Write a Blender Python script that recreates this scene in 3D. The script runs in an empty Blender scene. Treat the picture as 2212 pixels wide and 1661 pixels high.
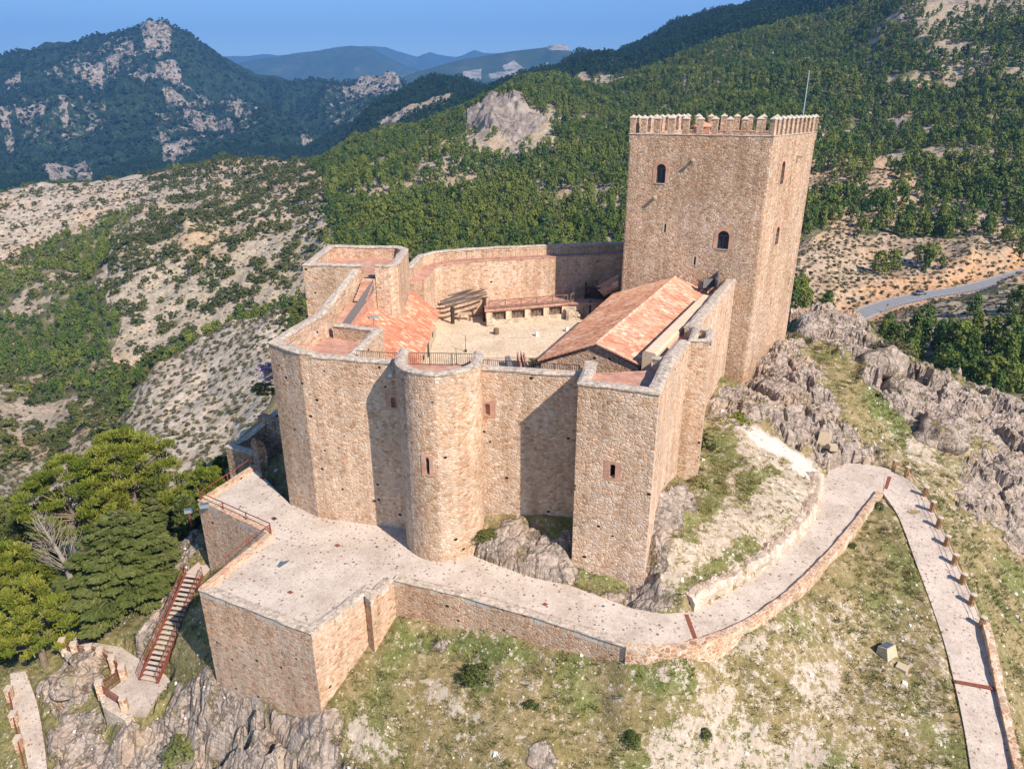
import bpy, bmesh, math, random
import numpy as np
from mathutils import Vector, noise as mnoise
sc = bpy.context.scene
col = sc.collection
R = math.radians
# ---------------------------------------------------------------- camera, world, sun, exposure
PITCH = R(21.8); CP, SP = math.cos(PITCH), math.sin(PITCH); HC = 33.0; FD = 1534.0
cam = bpy.data.objects.new('camera', bpy.data.cameras.new('camera')); col.objects.link(cam)
cam.location = (0, 0, HC); cam.rotation_euler = (R(90) - PITCH, 0, 0)
cam.data.sensor_width = 36; cam.data.lens = FD / 2212 * 36
cam.data.clip_start = 1; cam.data.clip_end = 60000
sc.camera = cam
SUN_AZ = math.atan2(0.67, -0.74)      # from +Y towards +X
SUN_EL = R(41)
w = bpy.data.worlds.new('World'); sc.world = w; w.use_nodes = True
nt = w.node_tree; bg = nt.nodes['Background']
sky = nt.nodes.new('ShaderNodeTexSky'); sky.sky_type = 'NISHITA'; sky.sun_disc = False
sky.sun_elevation = SUN_EL; sky.sun_rotation = SUN_AZ
sky.altitude = 1200; sky.air_density = 1.0; sky.dust_density = 0.2; sky.ozone_density = 4.5
nt.links.new(sky.outputs[0], bg.inputs[0]); bg.inputs[1].default_value = 0.122
sl = bpy.data.lights.new('sun', 'SUN'); sl.energy = 5.0; sl.angle = R(0.53); sl.color = (1.0, 0.885, 0.755)
so = bpy.data.objects.new('sun', sl); col.objects.link(so)
sdir = Vector((math.sin(SUN_AZ) * math.cos(SUN_EL), math.cos(SUN_AZ) * math.cos(SUN_EL), math.sin(SUN_EL)))
so.rotation_euler = sdir.to_track_quat('Z', 'Y').to_euler(); so.location = (60, -60, 120)
sc.view_settings.view_transform = 'Standard'; sc.view_settings.look = 'None'
sc.view_settings.exposure = 0.62; sc.view_settings.gamma = 1
sc.render.engine = 'CYCLES'
sc.cycles.max_bounces = 5; sc.cycles.diffuse_bounces = 3; sc.cycles.glossy_bounces = 2
sc.cycles.volume_bounces = 0; sc.cycles.transparent_max_bounces = 4
# ---------------------------------------------------------------- survey helpers: photo measurements to metres
def ray(px, py):
    a = (px - 1106) / FD; b = (830.5 - py) / FD
    return a, CP + b * SP, -SP + b * CP
def P(px, py, z):
    a, dy, dz = ray(px, py); t = (z - HC) / dz
    return (a * t, dy * t, z)
def PY(px, py, Y):                       # point at a known forward distance
    a, dy, dz = ray(px, py); t = Y / dy
    return (a * t, Y, HC + dz * t)
def PR(px, py, r):                       # point at a known horizontal range
    a, dy, dz = ray(px, py); t = r / math.hypot(a, dy)
    return (a * t, dy * t, HC + dz * t)
def proj(X, Y, Z):
    s = Y * CP - (Z - HC) * SP; s = np.maximum(s, 0.5)
    return 1106 + FD * X / s, 830.5 - FD * ((Z - HC) * CP + Y * SP) / s
# ---------------------------------------------------------------- numpy noise
def _hash(ix, iy, seed):
    n = (ix.astype(np.int64) * 374761393 + iy.astype(np.int64) * 668265263 + seed * 1442695041) & 0xffffffff
    n = ((n ^ (n >> 13)) * 1274126177) & 0xffffffff
    return ((n ^ (n >> 16)) & 0xffffff) / 16777215.0
def vnoise(x, y, seed=0):
    x = np.asarray(x, float); y = np.asarray(y, float)
    ix = np.floor(x); iy = np.floor(y); fx = x - ix; fy = y - iy
    fx = fx * fx * fx * (fx * (fx * 6 - 15) + 10); fy = fy * fy * fy * (fy * (fy * 6 - 15) + 10)
    a = _hash(ix, iy, seed); b = _hash(ix + 1, iy, seed); c = _hash(ix, iy + 1, seed); d = _hash(ix + 1, iy + 1, seed)
    return (a + (b - a) * fx) * (1 - fy) + (c + (d - c) * fx) * fy
def fbm(x, y, oct=5, seed=0, gain=.5):
    s = 0; amp = 1; tot = 0; ca, sa = math.cos(.6), math.sin(.6)
    for i in range(oct):
        s = s + amp * vnoise(x, y, seed + i * 17); tot += amp; amp *= gain
        x, y = (x * ca - y * sa) * 2.03 + 13.1, (x * sa + y * ca) * 2.03 + 7.7
    return s / tot
def ridged(x, y, oct=5, seed=0, gain=.5):
    s = 0; amp = 1; tot = 0; ca, sa = math.cos(.6), math.sin(.6)
    for i in range(oct):
        s = s + amp * (1 - np.abs(2 * vnoise(x, y, seed + i * 17) - 1)); tot += amp; amp *= gain
        x, y = (x * ca - y * sa) * 2.1 + 3.1, (x * sa + y * ca) * 2.1 + 9.7
    return s / tot
def worley(x, y, seed=0):                # distance to nearest, second nearest and cell hash
    ix = np.floor(x); iy = np.floor(y)
    d1 = np.full(x.shape, 9.); d2 = np.full(x.shape, 9.); h = np.zeros(x.shape); tl = np.zeros(x.shape)
    for i in (-1, 0, 1):
        for j in (-1, 0, 1):
            cx = ix + i; cy = iy + j
            px = cx + .1 + .8 * _hash(cx, cy, seed); py = cy + .1 + .8 * _hash(cx, cy, seed + 5)
            d = np.hypot(px - x, py - y); hh = _hash(cx, cy, seed + 9)
            near = d < d1; t_ = 6.283 * _hash(cx, cy, seed + 21); tl = np.where(near, (x - px) * np.cos(t_) + (y - py) * np.sin(t_), tl)
            d2 = np.where(near, d1, np.minimum(d2, d)); h = np.where(near, hh, h); d1 = np.where(near, d, d1)
    return d1, d2, h, tl
def inpoly(px, py, poly):
    r = np.zeros(np.shape(px), bool); n = len(poly)
    for i in range(n):
        x1, y1 = poly[i]; x2, y2 = poly[(i + 1) % n]
        if y1 == y2: continue
        c = ((y1 > py) != (y2 > py)) & (px < (x2 - x1) * (py - y1) / (y2 - y1) + x1)
        r ^= c
    return r
def sdist(X, Y, pts):                    # distance to a polyline in plan
    d = np.full(np.shape(X), 1e9)
    for (x1, y1), (x2, y2) in zip(pts[:-1], pts[1:]):
        dx, dy = x2 - x1, y2 - y1; L = dx * dx + dy * dy + 1e-9
        t = np.clip(((X - x1) * dx + (Y - y1) * dy) / L, 0, 1)
        d = np.minimum(d, np.hypot(X - x1 - t * dx, Y - y1 - t * dy))
    return d
def rbf(cx, cy, cz, X, Y, smooth=1e-6):
    cx, cy, cz = map(np.asarray, (cx, cy, cz)); n = len(cx)
    K = np.hypot(cx[:, None] - cx, cy[:, None] - cy) + np.eye(n) * -smooth
    A = np.zeros((n + 3, n + 3)); A[:n, :n] = K
    A[:n, n] = 1; A[:n, n + 1] = cx; A[:n, n + 2] = cy; A[n:, :n] = A[:n, n:].T
    wv = np.linalg.solve(A, np.r_[cz, 0, 0, 0])
    out = np.full(X.shape, wv[n]) + wv[n + 1] * X + wv[n + 2] * Y
    for i in range(n): out += wv[i] * np.hypot(X - cx[i], Y - cy[i])
    return out
# ---------------------------------------------------------------- object helpers
def tag(o, label=None, cat=None, group=None, kind=None):
    if label: o['label'] = label
    if cat: o['category'] = cat
    if group: o['group'] = group
    if kind: o['kind'] = kind
    return o
def empty(name, loc=(0, 0, 0), label=None, cat=None, group=None, rz=0):
    o = bpy.data.objects.new(name, None); col.objects.link(o); o.location = loc; o.rotation_euler.z = rz
    o.empty_display_size = .2
    return tag(o, label, cat, group)
def link_mesh(name, me, mats, parent=None, smooth=False):
    for m in (mats if isinstance(mats, (list, tuple)) else [mats]): me.materials.append(m)
    if smooth: me.polygons.foreach_set('use_smooth', np.ones(len(me.polygons), bool))
    o = bpy.data.objects.new(name, me); col.objects.link(o)
    if parent: o.parent = parent; o.matrix_parent_inverse.identity()
    return o
def np_mesh(name, V, F, mi=None, attrs=None, fattrs=None):
    V = np.asarray(V, np.float32); F = np.asarray(F, np.int32); k = F.shape[1]
    me = bpy.data.meshes.new(name)
    me.vertices.add(len(V)); me.vertices.foreach_set('co', V.ravel())
    me.loops.add(F.size); me.loops.foreach_set('vertex_index', F.ravel())
    me.polygons.add(len(F)); me.polygons.foreach_set('loop_start', np.arange(0, F.size, k, dtype=np.int32))
    me.polygons.foreach_set('loop_total', np.full(len(F), k, np.int32))
    if mi is not None: me.polygons.foreach_set('material_index', np.asarray(mi, np.int32))
    for n_, a in (attrs or {}).items():
        at = me.attributes.new(n_, 'FLOAT', 'POINT'); at.data.foreach_set('value', np.asarray(a, np.float32).ravel())
    for n_, a in (fattrs or {}).items():
        at = me.attributes.new(n_, 'FLOAT', 'FACE'); at.data.foreach_set('value', np.asarray(a, np.float32).ravel())
    me.update(calc_edges=True)
    return me
class MB:
    def __init__(s): s.v = []; s.f = []; s.t = []; s.m = []
    def add(s, vs, fs, tint=0., mi=0):
        b = len(s.v); s.v += [tuple(p) for p in vs]
        for f in fs: s.f.append([i + b for i in f]); s.t.append(tint); s.m.append(mi)
    def box(s, c, d, rz=0, tint=0., mi=0):          # centre, full size
        cx, cy, cz = c; x, y, z = d[0] / 2, d[1] / 2, d[2] / 2; ca, sa = math.cos(rz), math.sin(rz)
        vs = [(cx + i * x * ca - j * y * sa, cy + i * x * sa + j * y * ca, cz + k * z) for k in (-1, 1) for i, j in ((-1, -1), (1, -1), (1, 1), (-1, 1))]
        s.add(vs, [(3, 2, 1, 0), (4, 5, 6, 7), (0, 1, 5, 4), (1, 2, 6, 5), (2, 3, 7, 6), (3, 0, 4, 7)], tint, mi)
    def bar(s, p, q, wd, ht, tint=0., mi=0):        # box beam from p to q
        p = Vector(p); q = Vector(q); d = (q - p).normalized()
        u = d.cross(Vector((0, 0, 1)));
        if u.length < 1e-3: u = Vector((1, 0, 0))
        u.normalize(); v = u.cross(d); u *= wd / 2; v *= ht / 2
        vs = [a + b for a in (p, q) for b in (-u - v, u - v, u + v, -u + v)]
        s.add(vs, [(0, 1, 2, 3), (7, 6, 5, 4), (0, 4, 5, 1), (1, 5, 6, 2), (2, 6, 7, 3), (3, 7, 4, 0)], tint, mi)
    def tube(s, pts, rs, n=6, tint=0., mi=0, caps=True):
        pts = [Vector(p) for p in pts]
        if not hasattr(rs, '__len__'): rs = [rs] * len(pts)
        b = len(s.v)
        for i, p in enumerate(pts):
            d = (pts[min(i + 1, len(pts) - 1)] - pts[max(i - 1, 0)]).normalized()
            u = d.cross(Vector((.13, .31, .94))); u.normalize(); v = d.cross(u)
            for k in range(n):
                a = 2 * math.pi * k / n; s.v.append(tuple(p + (u * math.cos(a) + v * math.sin(a)) * rs[i]))
        for i in range(len(pts) - 1):
            for k in range(n):
                s.f.append([b + i * n + k, b + i * n + (k + 1) % n, b + (i + 1) * n + (k + 1) % n, b + (i + 1) * n + k]); s.t.append(tint); s.m.append(mi)
        if caps:
            e = b + (len(pts) - 1) * n
            s.f.append([b + k for k in reversed(range(n))]); s.t.append(tint); s.m.append(mi)
            s.f.append([e + k for k in range(n)]); s.t.append(tint); s.m.append(mi)
    def prism(s, poly, z0, z1, tint=0., mi=0, top_scale=None):
        n = len(poly); a = sum(poly[i][0] * poly[(i + 1) % n][1] - poly[(i + 1) % n][0] * poly[i][1] for i in range(n))
        if a < 0: poly = poly[::-1]
        tp = poly
        if top_scale:
            cx = sum(p[0] for p in poly) / n; cy = sum(p[1] for p in poly) / n
            tp = [(cx + (p[0] - cx) * top_scale, cy + (p[1] - cy) * top_scale) for p in poly]
        z0s = z0 if hasattr(z0, '__len__') else [z0] * n
        vs = [(p[0], p[1], zz) for p, zz in zip(poly, z0s)] + [(p[0], p[1], z1) for p in tp]
        s.add(vs, [list(range(n))[::-1], list(range(n, 2 * n))] + [(i, (i + 1) % n, n + (i + 1) % n, n + i) for i in range(n)], tint, mi)
    def strip(s, A, B, tint=0., mi=0):              # quads between two 3-d polylines
        b = len(s.v); n = len(A)
        for p, q in zip(A, B): s.v += [tuple(p), tuple(q)]
        for i in range(n - 1):
            s.f.append([b + 2 * i, b + 2 * i + 1, b + 2 * i + 3, b + 2 * i + 2]); s.t.append(tint); s.m.append(mi)
    def loft(s, secs, closed=False, caps=True, tint=0., mi=0):
        b = len(s.v); n = len(secs[0]); m = len(secs)
        for q in secs: s.v += [tuple(p) for p in q]
        for i in range(m if closed else m - 1):
            i2 = (i + 1) % m
            for k in range(n):
                k2 = (k + 1) % n; s.f.append([b + i * n + k, b + i * n + k2, b + i2 * n + k2, b + i2 * n + k]); s.t.append(tint); s.m.append(mi)
        if caps and not closed:
            s.f.append([b + k for k in range(n)][::-1]); s.f.append([b + (m - 1) * n + k for k in range(n)]); s.t += [tint] * 2; s.m += [mi] * 2
    def mesh(s, name):
        me = bpy.data.meshes.new(name); me.from_pydata(s.v, [], s.f)
        me.polygons.foreach_set('material_index', np.array(s.m, np.int32))
        at = me.attributes.new('tint', 'FLOAT', 'FACE'); at.data.foreach_set('value', np.array(s.t, np.float32))
        return me
    def build(s, name, mat, parent=None, smooth=False, fix=True):
        me = s.mesh(name)
        if fix:
            bm = bmesh.new(); bm.from_mesh(me); bmesh.ops.recalc_face_normals(bm, faces=bm.faces); bm.to_mesh(me); bm.free()
        me.update()
        return link_mesh(name, me, mat, parent, smooth)
def resample(pts, n):
    pts = np.asarray(pts, float); d = np.r_[0, np.cumsum(np.linalg.norm(np.diff(pts, axis=0), axis=1))]
    t = np.linspace(0, d[-1], n); return np.stack([np.interp(t, d, pts[:, k]) for k in range(pts.shape[1])], 1)
def densify(pts, step):
    out = [np.asarray(pts[0], float)]
    for a, b in zip(pts[:-1], pts[1:]):
        a = np.asarray(a, float); b = np.asarray(b, float); n = max(1, int(round(np.linalg.norm(b - a) / step)))
        for k in range(1, n + 1): out.append(a + (b - a) * k / n)
    return np.array(out)
def smooth_line(pts, n):                            # Catmull-Rom
    pts = [np.asarray(p, float) for p in pts]; q = [2 * pts[0] - pts[1]] + pts + [2 * pts[-1] - pts[-2]]; out = []
    for i in range(1, len(q) - 2):
        for k in range(8):
            t = k / 8; p0, p1, p2, p3 = q[i - 1:i + 3]
            out.append(.5 * (2 * p1 + (p2 - p0) * t + (2 * p0 - 5 * p1 + 4 * p2 - p3) * t * t + (3 * p1 - p0 - 3 * p2 + p3) * t ** 3))
    out.append(pts[-1]); return resample(out, n)
def normals2(pts, closed=False):
    n = len(pts); out = []
    for i in range(n):
        if closed: a, b = pts[i - 1], pts[(i + 1) % n]; m = pts[i]
        else: a, b = pts[max(i - 1, 0)], pts[min(i + 1, n - 1)]; m = pts[i]
        d1 = np.array(m[:2]) - np.array(a[:2]); d2 = np.array(b[:2]) - np.array(m[:2])
        if np.linalg.norm(d1) < 1e-6: d1 = d2
        if np.linalg.norm(d2) < 1e-6: d2 = d1
        d1 = d1 / np.linalg.norm(d1); d2 = d2 / np.linalg.norm(d2)
        v = d1 + d2; v = v / (np.linalg.norm(v) + 1e-9); c = max(.4, float(v @ d1)); out.append(np.array([-v[1], v[0]]) / c)
    return np.array(out)
rng = np.random.default_rng(7)
def wall_mb(pts, z0, z1, th, closed=False, step=1.0, jit=.03):
    """pts: the outer face in plan; the wall thickens to the left of the line"""
    if closed: pts = list(pts) + [pts[0]]
    pts = densify([p[:2] for p in pts], step)
    if closed: pts = pts[:-1]
    N = normals2(pts, closed); n = len(pts); cum = np.r_[0, np.cumsum(np.linalg.norm(np.diff(pts, axis=0), axis=1))]; cum /= cum[-1]
    f = lambda z: np.interp(cum, np.linspace(0, 1, len(z)), z) if hasattr(z, '__len__') else np.full(n, float(z))
    a, b = f(z0), f(z1); m = MB(); secs = []
    for i in range(n):
        o = pts[i] + N[i] * rng.uniform(-jit, jit) * .6; q = pts[i] + N[i] * th; zt = b[i] + rng.uniform(-jit, jit)
        secs.append([(o[0], o[1], a[i]), (o[0], o[1], zt), (q[0], q[1], zt), (q[0], q[1], a[i])])
    m.loft(secs, closed); return m, pts, N, b
def cope_mb(pts, N, z, th, closed=False, over=.07, h=.16, jit=.035):
    m = MB(); secs = []
    for i in range(len(pts)):
        j = lambda: rng.uniform(-jit, jit)
        prof = [(-over, -.03), (-over, h * .55), (th * .22, h), (th * .78, h), (th + over, h * .55), (th + over, -.03)]
        secs.append([tuple(pts[i] + N[i] * (u + j())) + (z[i] + v + (j() if v > 0 else 0),) for u, v in prof])
    m.loft(secs, closed); return m
# ---------------------------------------------------------------- materials
def mat(name):
    m = bpy.data.materials.new(name); m.use_nodes = True; t = m.node_tree
    b = t.nodes['Principled BSDF']; b.inputs['Roughness'].default_value = .9
    b.inputs['Specular IOR Level'].default_value = .25
    return m, t, b
class G:
    """tiny node graph helper"""
    def __init__(s, t): s.t = t; s.n = t.nodes; s.l = t.links; s._g = None
    def pos(s):
        if not s._g: s._g = s.n.new('ShaderNodeNewGeometry')
        return s._g.outputs['Position']
    def _in(s, sock, v):
        if hasattr(v, 'node'): s.l.new(v, sock)
        elif v is not None: sock.default_value = v
    def scale(s, v, sc_, loc=(0, 0, 0)):
        n = s.n.new('ShaderNodeMapping'); n.inputs['Scale'].default_value = sc_ if hasattr(sc_, '__len__') else (sc_,) * 3
        n.inputs['Location'].default_value = loc; s._in(n.inputs['Vector'], v); return n.outputs[0]
    def noise(s, v, scale, detail=3, rough=.55, color=False, dist=0):
        n = s.n.new('ShaderNodeTexNoise'); s._in(n.inputs['Vector'], v); n.inputs['Scale'].default_value = scale
        n.inputs['Detail'].default_value = detail; n.inputs['Roughness'].default_value = rough; n.inputs['Distortion'].default_value = dist
        return n.outputs['Color' if color else 'Fac']
    def vor(s, v, scale, feature='F1', out='Distance', rand=1.0):
        n = s.n.new('ShaderNodeTexVoronoi'); n.feature = feature; s._in(n.inputs['Vector'], v); n.inputs['Scale'].default_value = scale
        n.inputs['Randomness'].default_value = rand; return n.outputs[out]
    def math(s, op, a, b=None, c=None, clamp=False):
        n = s.n.new('ShaderNodeMath'); n.operation = op; n.use_clamp = clamp
        s._in(n.inputs[0], a); s._in(n.inputs[1], b)
        if c is not None: s._in(n.inputs[2], c)
        return n.outputs[0]
    def vadd(s, a, b):
        n = s.n.new('ShaderNodeVectorMath'); n.operation = 'ADD'; s._in(n.inputs[0], a); s._in(n.inputs[1], b); return n.outputs[0]
    def vscale(s, a, f):
        n = s.n.new('ShaderNodeVectorMath'); n.operation = 'SCALE'; s._in(n.inputs[0], a); n.inputs['Scale'].default_value = f; return n.outputs[0]
    def map(s, v, a, b, c=0., d=1., mode='LINEAR'):
        n = s.n.new('ShaderNodeMapRange'); n.interpolation_type = mode; s._in(n.inputs[0], v)
        for i, x in enumerate((a, b, c, d)): n.inputs[i + 1].default_value = x
        return n.outputs[0]
    def ramp(s, v, stops, interp='LINEAR'):
        n = s.n.new('ShaderNodeValToRGB'); s._in(n.inputs[0], v); e = n.color_ramp; e.interpolation = interp
        while len(e.elements) > 1: e.elements.remove(e.elements[-1])
        e.elements[0].position = stops[0][0]; e.elements[0].color = tuple(stops[0][1]) + (1,)
        for p, c in stops[1:]: q = e.elements.new(p); q.color = tuple(c) + (1,)
        return n.outputs[0]
    def mix(s, f, a, b, mode='MIX'):
        n = s.n.new('ShaderNodeMix'); n.data_type = 'RGBA'; n.blend_type = mode
        s._in(n.inputs[0], f)
        for k, x in ((6, a), (7, b)):
            if hasattr(x, 'node'): s.l.new(x, n.inputs[k])
            else: n.inputs[k].default_value = tuple(x) + (1,)
        return n.outputs[2]
    def attr(s, name):
        n = s.n.new('ShaderNodeAttribute'); n.attribute_name = name; return n.outputs['Fac']
    def sep(s, v):
        n = s.n.new('ShaderNodeSeparateXYZ'); s._in(n.inputs[0], v); return n.outputs
    def comb(s, x, y, z):
        n = s.n.new('ShaderNodeCombineXYZ'); s._in(n.inputs[0], x); s._in(n.inputs[1], y); s._in(n.inputs[2], z); return n.outputs[0]
    def bump(s, h, strength, dist, prev=None):
        n = s.n.new('ShaderNodeBump'); s._in(n.inputs['Height'], h); n.inputs['Strength'].default_value = strength
        n.inputs['Distance'].default_value = dist
        if prev is not None: s.l.new(prev, n.inputs['Normal'])
        return n.outputs[0]
def lin(r, g, b): return tuple(((c / 255) / 12.92 if c / 255 <= .04045 else ((c / 255 + .055) / 1.055) ** 2.4) for c in (r, g, b))
def rubble(name, palette, mortar, size=.42, flat=1.5, hole_dots=0., bump=.5, stain=.35, white=.12):
    """rubble masonry: irregular stones bedded in mortar, each with its own colour"""
    m, t, b = mat(name); g = G(t); p = g.pos()
    d = g.vadd(p, g.vscale(g.noise(p, 2.2, 2, .5, True), .22))
    q = g.scale(d, (1 / size, 1 / size, flat / size))
    edge = g.vor(q, 1, 'DISTANCE_TO_EDGE'); cell = g.vor(q, 1, 'F1', 'Color')
    sx = g.sep(cell)
    c = g.ramp(sx[0], palette)
    br = g.map(sx[1], 0, 1, .8, 1.15); c = g.mix(1.0, c, g.comb(br, br, br), 'MULTIPLY')
    c = g.mix(g.math('MULTIPLY', g.math('GREATER_THAN', sx[2], 1 - white), .75), c, (.62, .56, .48))
    fine = g.noise(p, 9, 3, .6); c = g.mix(1.0, c, g.ramp(fine, [(0.2, (.72,) * 3), (.8, (1.25,) * 3)]), 'MULTIPLY')
    mm = g.map(edge, .02, .13, 1, 0); c = g.mix(g.math('MULTIPLY', mm, .85), c, mortar)
    gap = g.map(edge, 0, .035, 1, 0); gap = g.math('MULTIPLY', gap, g.map(g.noise(p, 1.1, 2), .45, .6, 0, 1))
    c = g.mix(g.math('MULTIPLY', gap, .5), c, (.12, .08, .055))
    big = g.noise(p, .16, 4, .6); c = g.mix(stain, c, g.ramp(big, [(.3, (.62, .5, .38)), (.5, (.9, .86, .8)), (.72, (1.1, 1.05, 1.0))]), 'MULTIPLY')
    zs = g.noise(g.scale(p, (.9, .9, .1)), 1, 3, .6); c = g.mix(.6, c, g.ramp(zs, [(.35, (.7, .63, .55)), (.6, (1.05,) * 3)]), 'MULTIPLY')
    rep = g.sep(g.vor(g.vadd(p, g.vscale(g.noise(p, .4, 3, .6, True), 2.5)), .17, 'F1', 'Color'))
    c = g.mix(.55, c, g.ramp(rep[0], [(0, (.84, .76, .68)), (.3, (1.0, .95, .9)), (.6, (1.12, 1.0, .9)), (1, (.98, .98, 1.0))]), 'MULTIPLY')
    if hole_dots:
        hv = g.vor(g.scale(p, (.55, .55, .8)), 1, 'F1', 'Distance', 1.0); h2 = g.noise(p, .22, 1)
        hm = g.math('MULTIPLY', g.math('LESS_THAN', hv, .088), g.math('GREATER_THAN', h2, .36))
        c = g.mix(hm, c, (.025, .015, .01))  # putlog holes are only dots of shade painted into the wall colour
    g.l.new(c, b.inputs['Base Color'])
    hgt = g.math('ADD', g.map(edge, 0, .22, 0, 1, 'SMOOTHSTEP'), g.math('MULTIPLY', sx[1], .5)); hgt = g.math('ADD', hgt, g.math('MULTIPLY', fine, .5))
    g.l.new(g.bump(hgt, bump, .06), b.inputs['Normal'])
    return m
M = {}
WARM = [(0, (.42, .27, .185)), (.25, (.53, .37, .26)), (.5, (.60, .445, .335)), (.75, (.66, .525, .42)), (1, (.52, .43, .375))]
TAN = [(0, (.34, .22, .15)), (.3, (.46, .32, .225)), (.6, (.54, .395, .29)), (.85, (.58, .465, .375)), (1, (.43, .355, .31))]
PINK = [(0, (.40, .22, .145)), (.3, (.55, .36, .25)), (.6, (.64, .46, .34)), (1, (.56, .45, .36))]
M['wall'] = rubble('rubble_wall', WARM, (.60, .44, .315), .31, 1.45, .5, .5)
M['keep'] = rubble('keep_wall', TAN, (.52, .37, .26), .28, 1.5, 0, .6)
M['terrace_wall'] = rubble('terrace_wall', PINK, (.6, .46, .34), .3, 1.7, .4, .45)
M['curb'] = rubble('curb_stone', [(0, (.38, .2, .12)), (.3, (.5, .3, .2)), (.6, (.55, .4, .28)), (1, (.4, .3, .22))], (.7, .6, .48), .36, 1.2, 0, .4, .15, .1)
M['pale_wall'] = rubble('pale_wall', [(0, (.5, .42, .33)), (1, (.62, .55, .46))], (.6, .52, .43), .35, 1.3, 0, .6, .3, .3)
M['old_wall'] = rubble('old_wall', TAN, (.36, .28, .21), .4, 1.4, .5, 1.0, .6)
def cap_mat():
    m, t, b = mat('coping_stone'); g = G(t); p = g.pos()
    n = g.noise(p, 3, 5, .65); c = g.ramp(n, [(.3, (.22, .18, .145)), (.45, (.40, .335, .275)), (.6, (.56, .47, .38)), (.75, (.46, .38, .3))])
    d = g.vor(p, 2.2, 'DISTANCE_TO_EDGE'); c = g.mix(g.math('MULTIPLY', g.map(d, 0, .06, 1, 0), .6), c, (.18, .14, .11))
    g.l.new(c, b.inputs['Base Color']); g.l.new(g.bump(g.math('ADD', n, d), .6, .05), b.inputs['Normal']); return m
M['cap'] = cap_mat()
M['white_wall'] = rubble('white_rough_wall', [(0, (.44, .36, .29)), (1, (.6, .53, .46))], (.54, .46, .39), .4, 1.2, 0, .5, .2, .3)
def brick(name, c1, c2, mortar, sc_=1.0, swap=False):
    m, t, b = mat(name); g = G(t); p = g.pos(); s3 = g.sep(p)
    q = g.comb(g.math('ADD', s3[0], g.math('MULTIPLY', s3[1], .35)) if not swap else s3[0], s3[1] if swap else s3[2], 0)
    n = g.n.new('ShaderNodeTexBrick'); g.l.new(q, n.inputs['Vector']); n.inputs['Color1'].default_value = c1 + (1,); n.inputs['Color2'].default_value = c2 + (1,)
    n.inputs['Mortar'].default_value = mortar + (1,); n.inputs['Scale'].default_value = 1 / sc_; n.inputs['Brick Width'].default_value = .3; n.inputs['Row Height'].default_value = .085 if not swap else .15; n.inputs['Mortar Size'].default_value = .012
    c = g.mix(1., n.outputs[0], g.ramp(g.noise(p, 1.3, 4, .65), [(.3, (.68,) * 3), (.7, (1.2,) * 3)]), 'MULTIPLY')
    c = g.mix(g.map(g.noise(p, .5, 3), .5, .7, 0, .35), c, (.6, .45, .36))
    g.l.new(c, b.inputs['Base Color']); g.l.new(g.bump(n.outputs[1], -.4, .02), b.inputs['Normal']); return m
M['brick'] = brick('brick', (.50, .25, .165), (.42, .2, .13), (.54, .38, .28))
M['brick_floor'] = brick('brick_floor', (.5, .26, .19), (.42, .2, .14), (.5, .33, .25), 1, True)
def tile_mat(name, ramp):
    m, t, b = mat(name); g = G(t); p = g.pos()
    c = g.ramp(g.attr('tint'), ramp); n = g.noise(p, 7, 3, .6)
    c = g.mix(1., c, g.ramp(n, [(.25, (.75,) * 3), (.75, (1.2,) * 3)]), 'MULTIPLY')
    c = g.mix(g.map(g.noise(p, .8, 4, .7), .55, .72, 0, .5), c, (.3, .2, .14))
    g.l.new(c, b.inputs['Base Color']); b.inputs['Roughness'].default_value = .8; return m
M['tile'] = tile_mat('roof_tile', [(0, (.40, .16, .10)), (.25, (.52, .23, .15)), (.5, (.56, .29, .19)), (.7, (.60, .37, .25)), (.88, (.66, .49, .35)), (1, (.70, .57, .44))])
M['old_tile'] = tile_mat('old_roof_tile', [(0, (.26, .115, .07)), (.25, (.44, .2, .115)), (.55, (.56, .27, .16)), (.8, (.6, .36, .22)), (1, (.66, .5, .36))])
M['left_tile'] = tile_mat('left_roof_tile', [(0, (.34, .12, .07)), (.3, (.44, .17, .10)), (.6, (.49, .215, .13)), (.82, (.54, .31, .2)), (1, (.62, .47, .33))])
def paving(name, base, light, stones, dens, sc_=1.):
    m, t, b = mat(name); g = G(t); p = g.pos(); q = g.scale(p, (1, 1, .3))
    c = g.ramp(g.math('ADD', g.math('MULTIPLY', g.noise(q, .35, 5, .65), .6), g.math('MULTIPLY', g.noise(q, 2.2, 5, .75), .4)), [(.36, base), (.56, light)])
    c = g.mix(1., c, g.ramp(g.noise(q, 7, 3, .6), [(.25, (.86,) * 3), (.75, (1.1,) * 3)]), 'MULTIPLY')
    v = g.vor(q, 3.2 * sc_, 'F1', 'Distance'); vc = g.sep(g.vor(q, 3.2 * sc_, 'F1', 'Color'))
    msk = g.math('MULTIPLY', g.math('LESS_THAN', v, g.map(vc[0], 0, 1, .12, .36)), g.math('GREATER_THAN', vc[1], dens))
    c = g.mix(msk, c, g.ramp(vc[2], stones))
    v2 = g.vor(q, 8 * sc_, 'F1', 'Distance'); v2c = g.sep(g.vor(q, 8 * sc_, 'F1', 'Color'))
    m2 = g.math('MULTIPLY', g.math('LESS_THAN', v2, .28), g.math('GREATER_THAN', v2c[1], dens)); c = g.mix(g.math('MULTIPLY', m2, .7), c, g.ramp(v2c[2], stones))
    g.l.new(c, b.inputs['Base Color']); g.l.new(g.bump(g.math('ADD', g.noise(q, 5, 4, .7), msk), .5, .03), b.inputs['Normal']); return m
STN = [(0, (.2, .13, .1)), (.4, (.34, .24, .18)), (.7, (.26, .24, .23)), (1, (.5, .4, .32))]
M['pave'] = paving('terrace_paving', (.40, .325, .26), (.57, .495, .425), STN, .2)
M['path'] = paving('path_paving', (.36, .29, .24), (.53, .455, .39), STN, .12)
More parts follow.
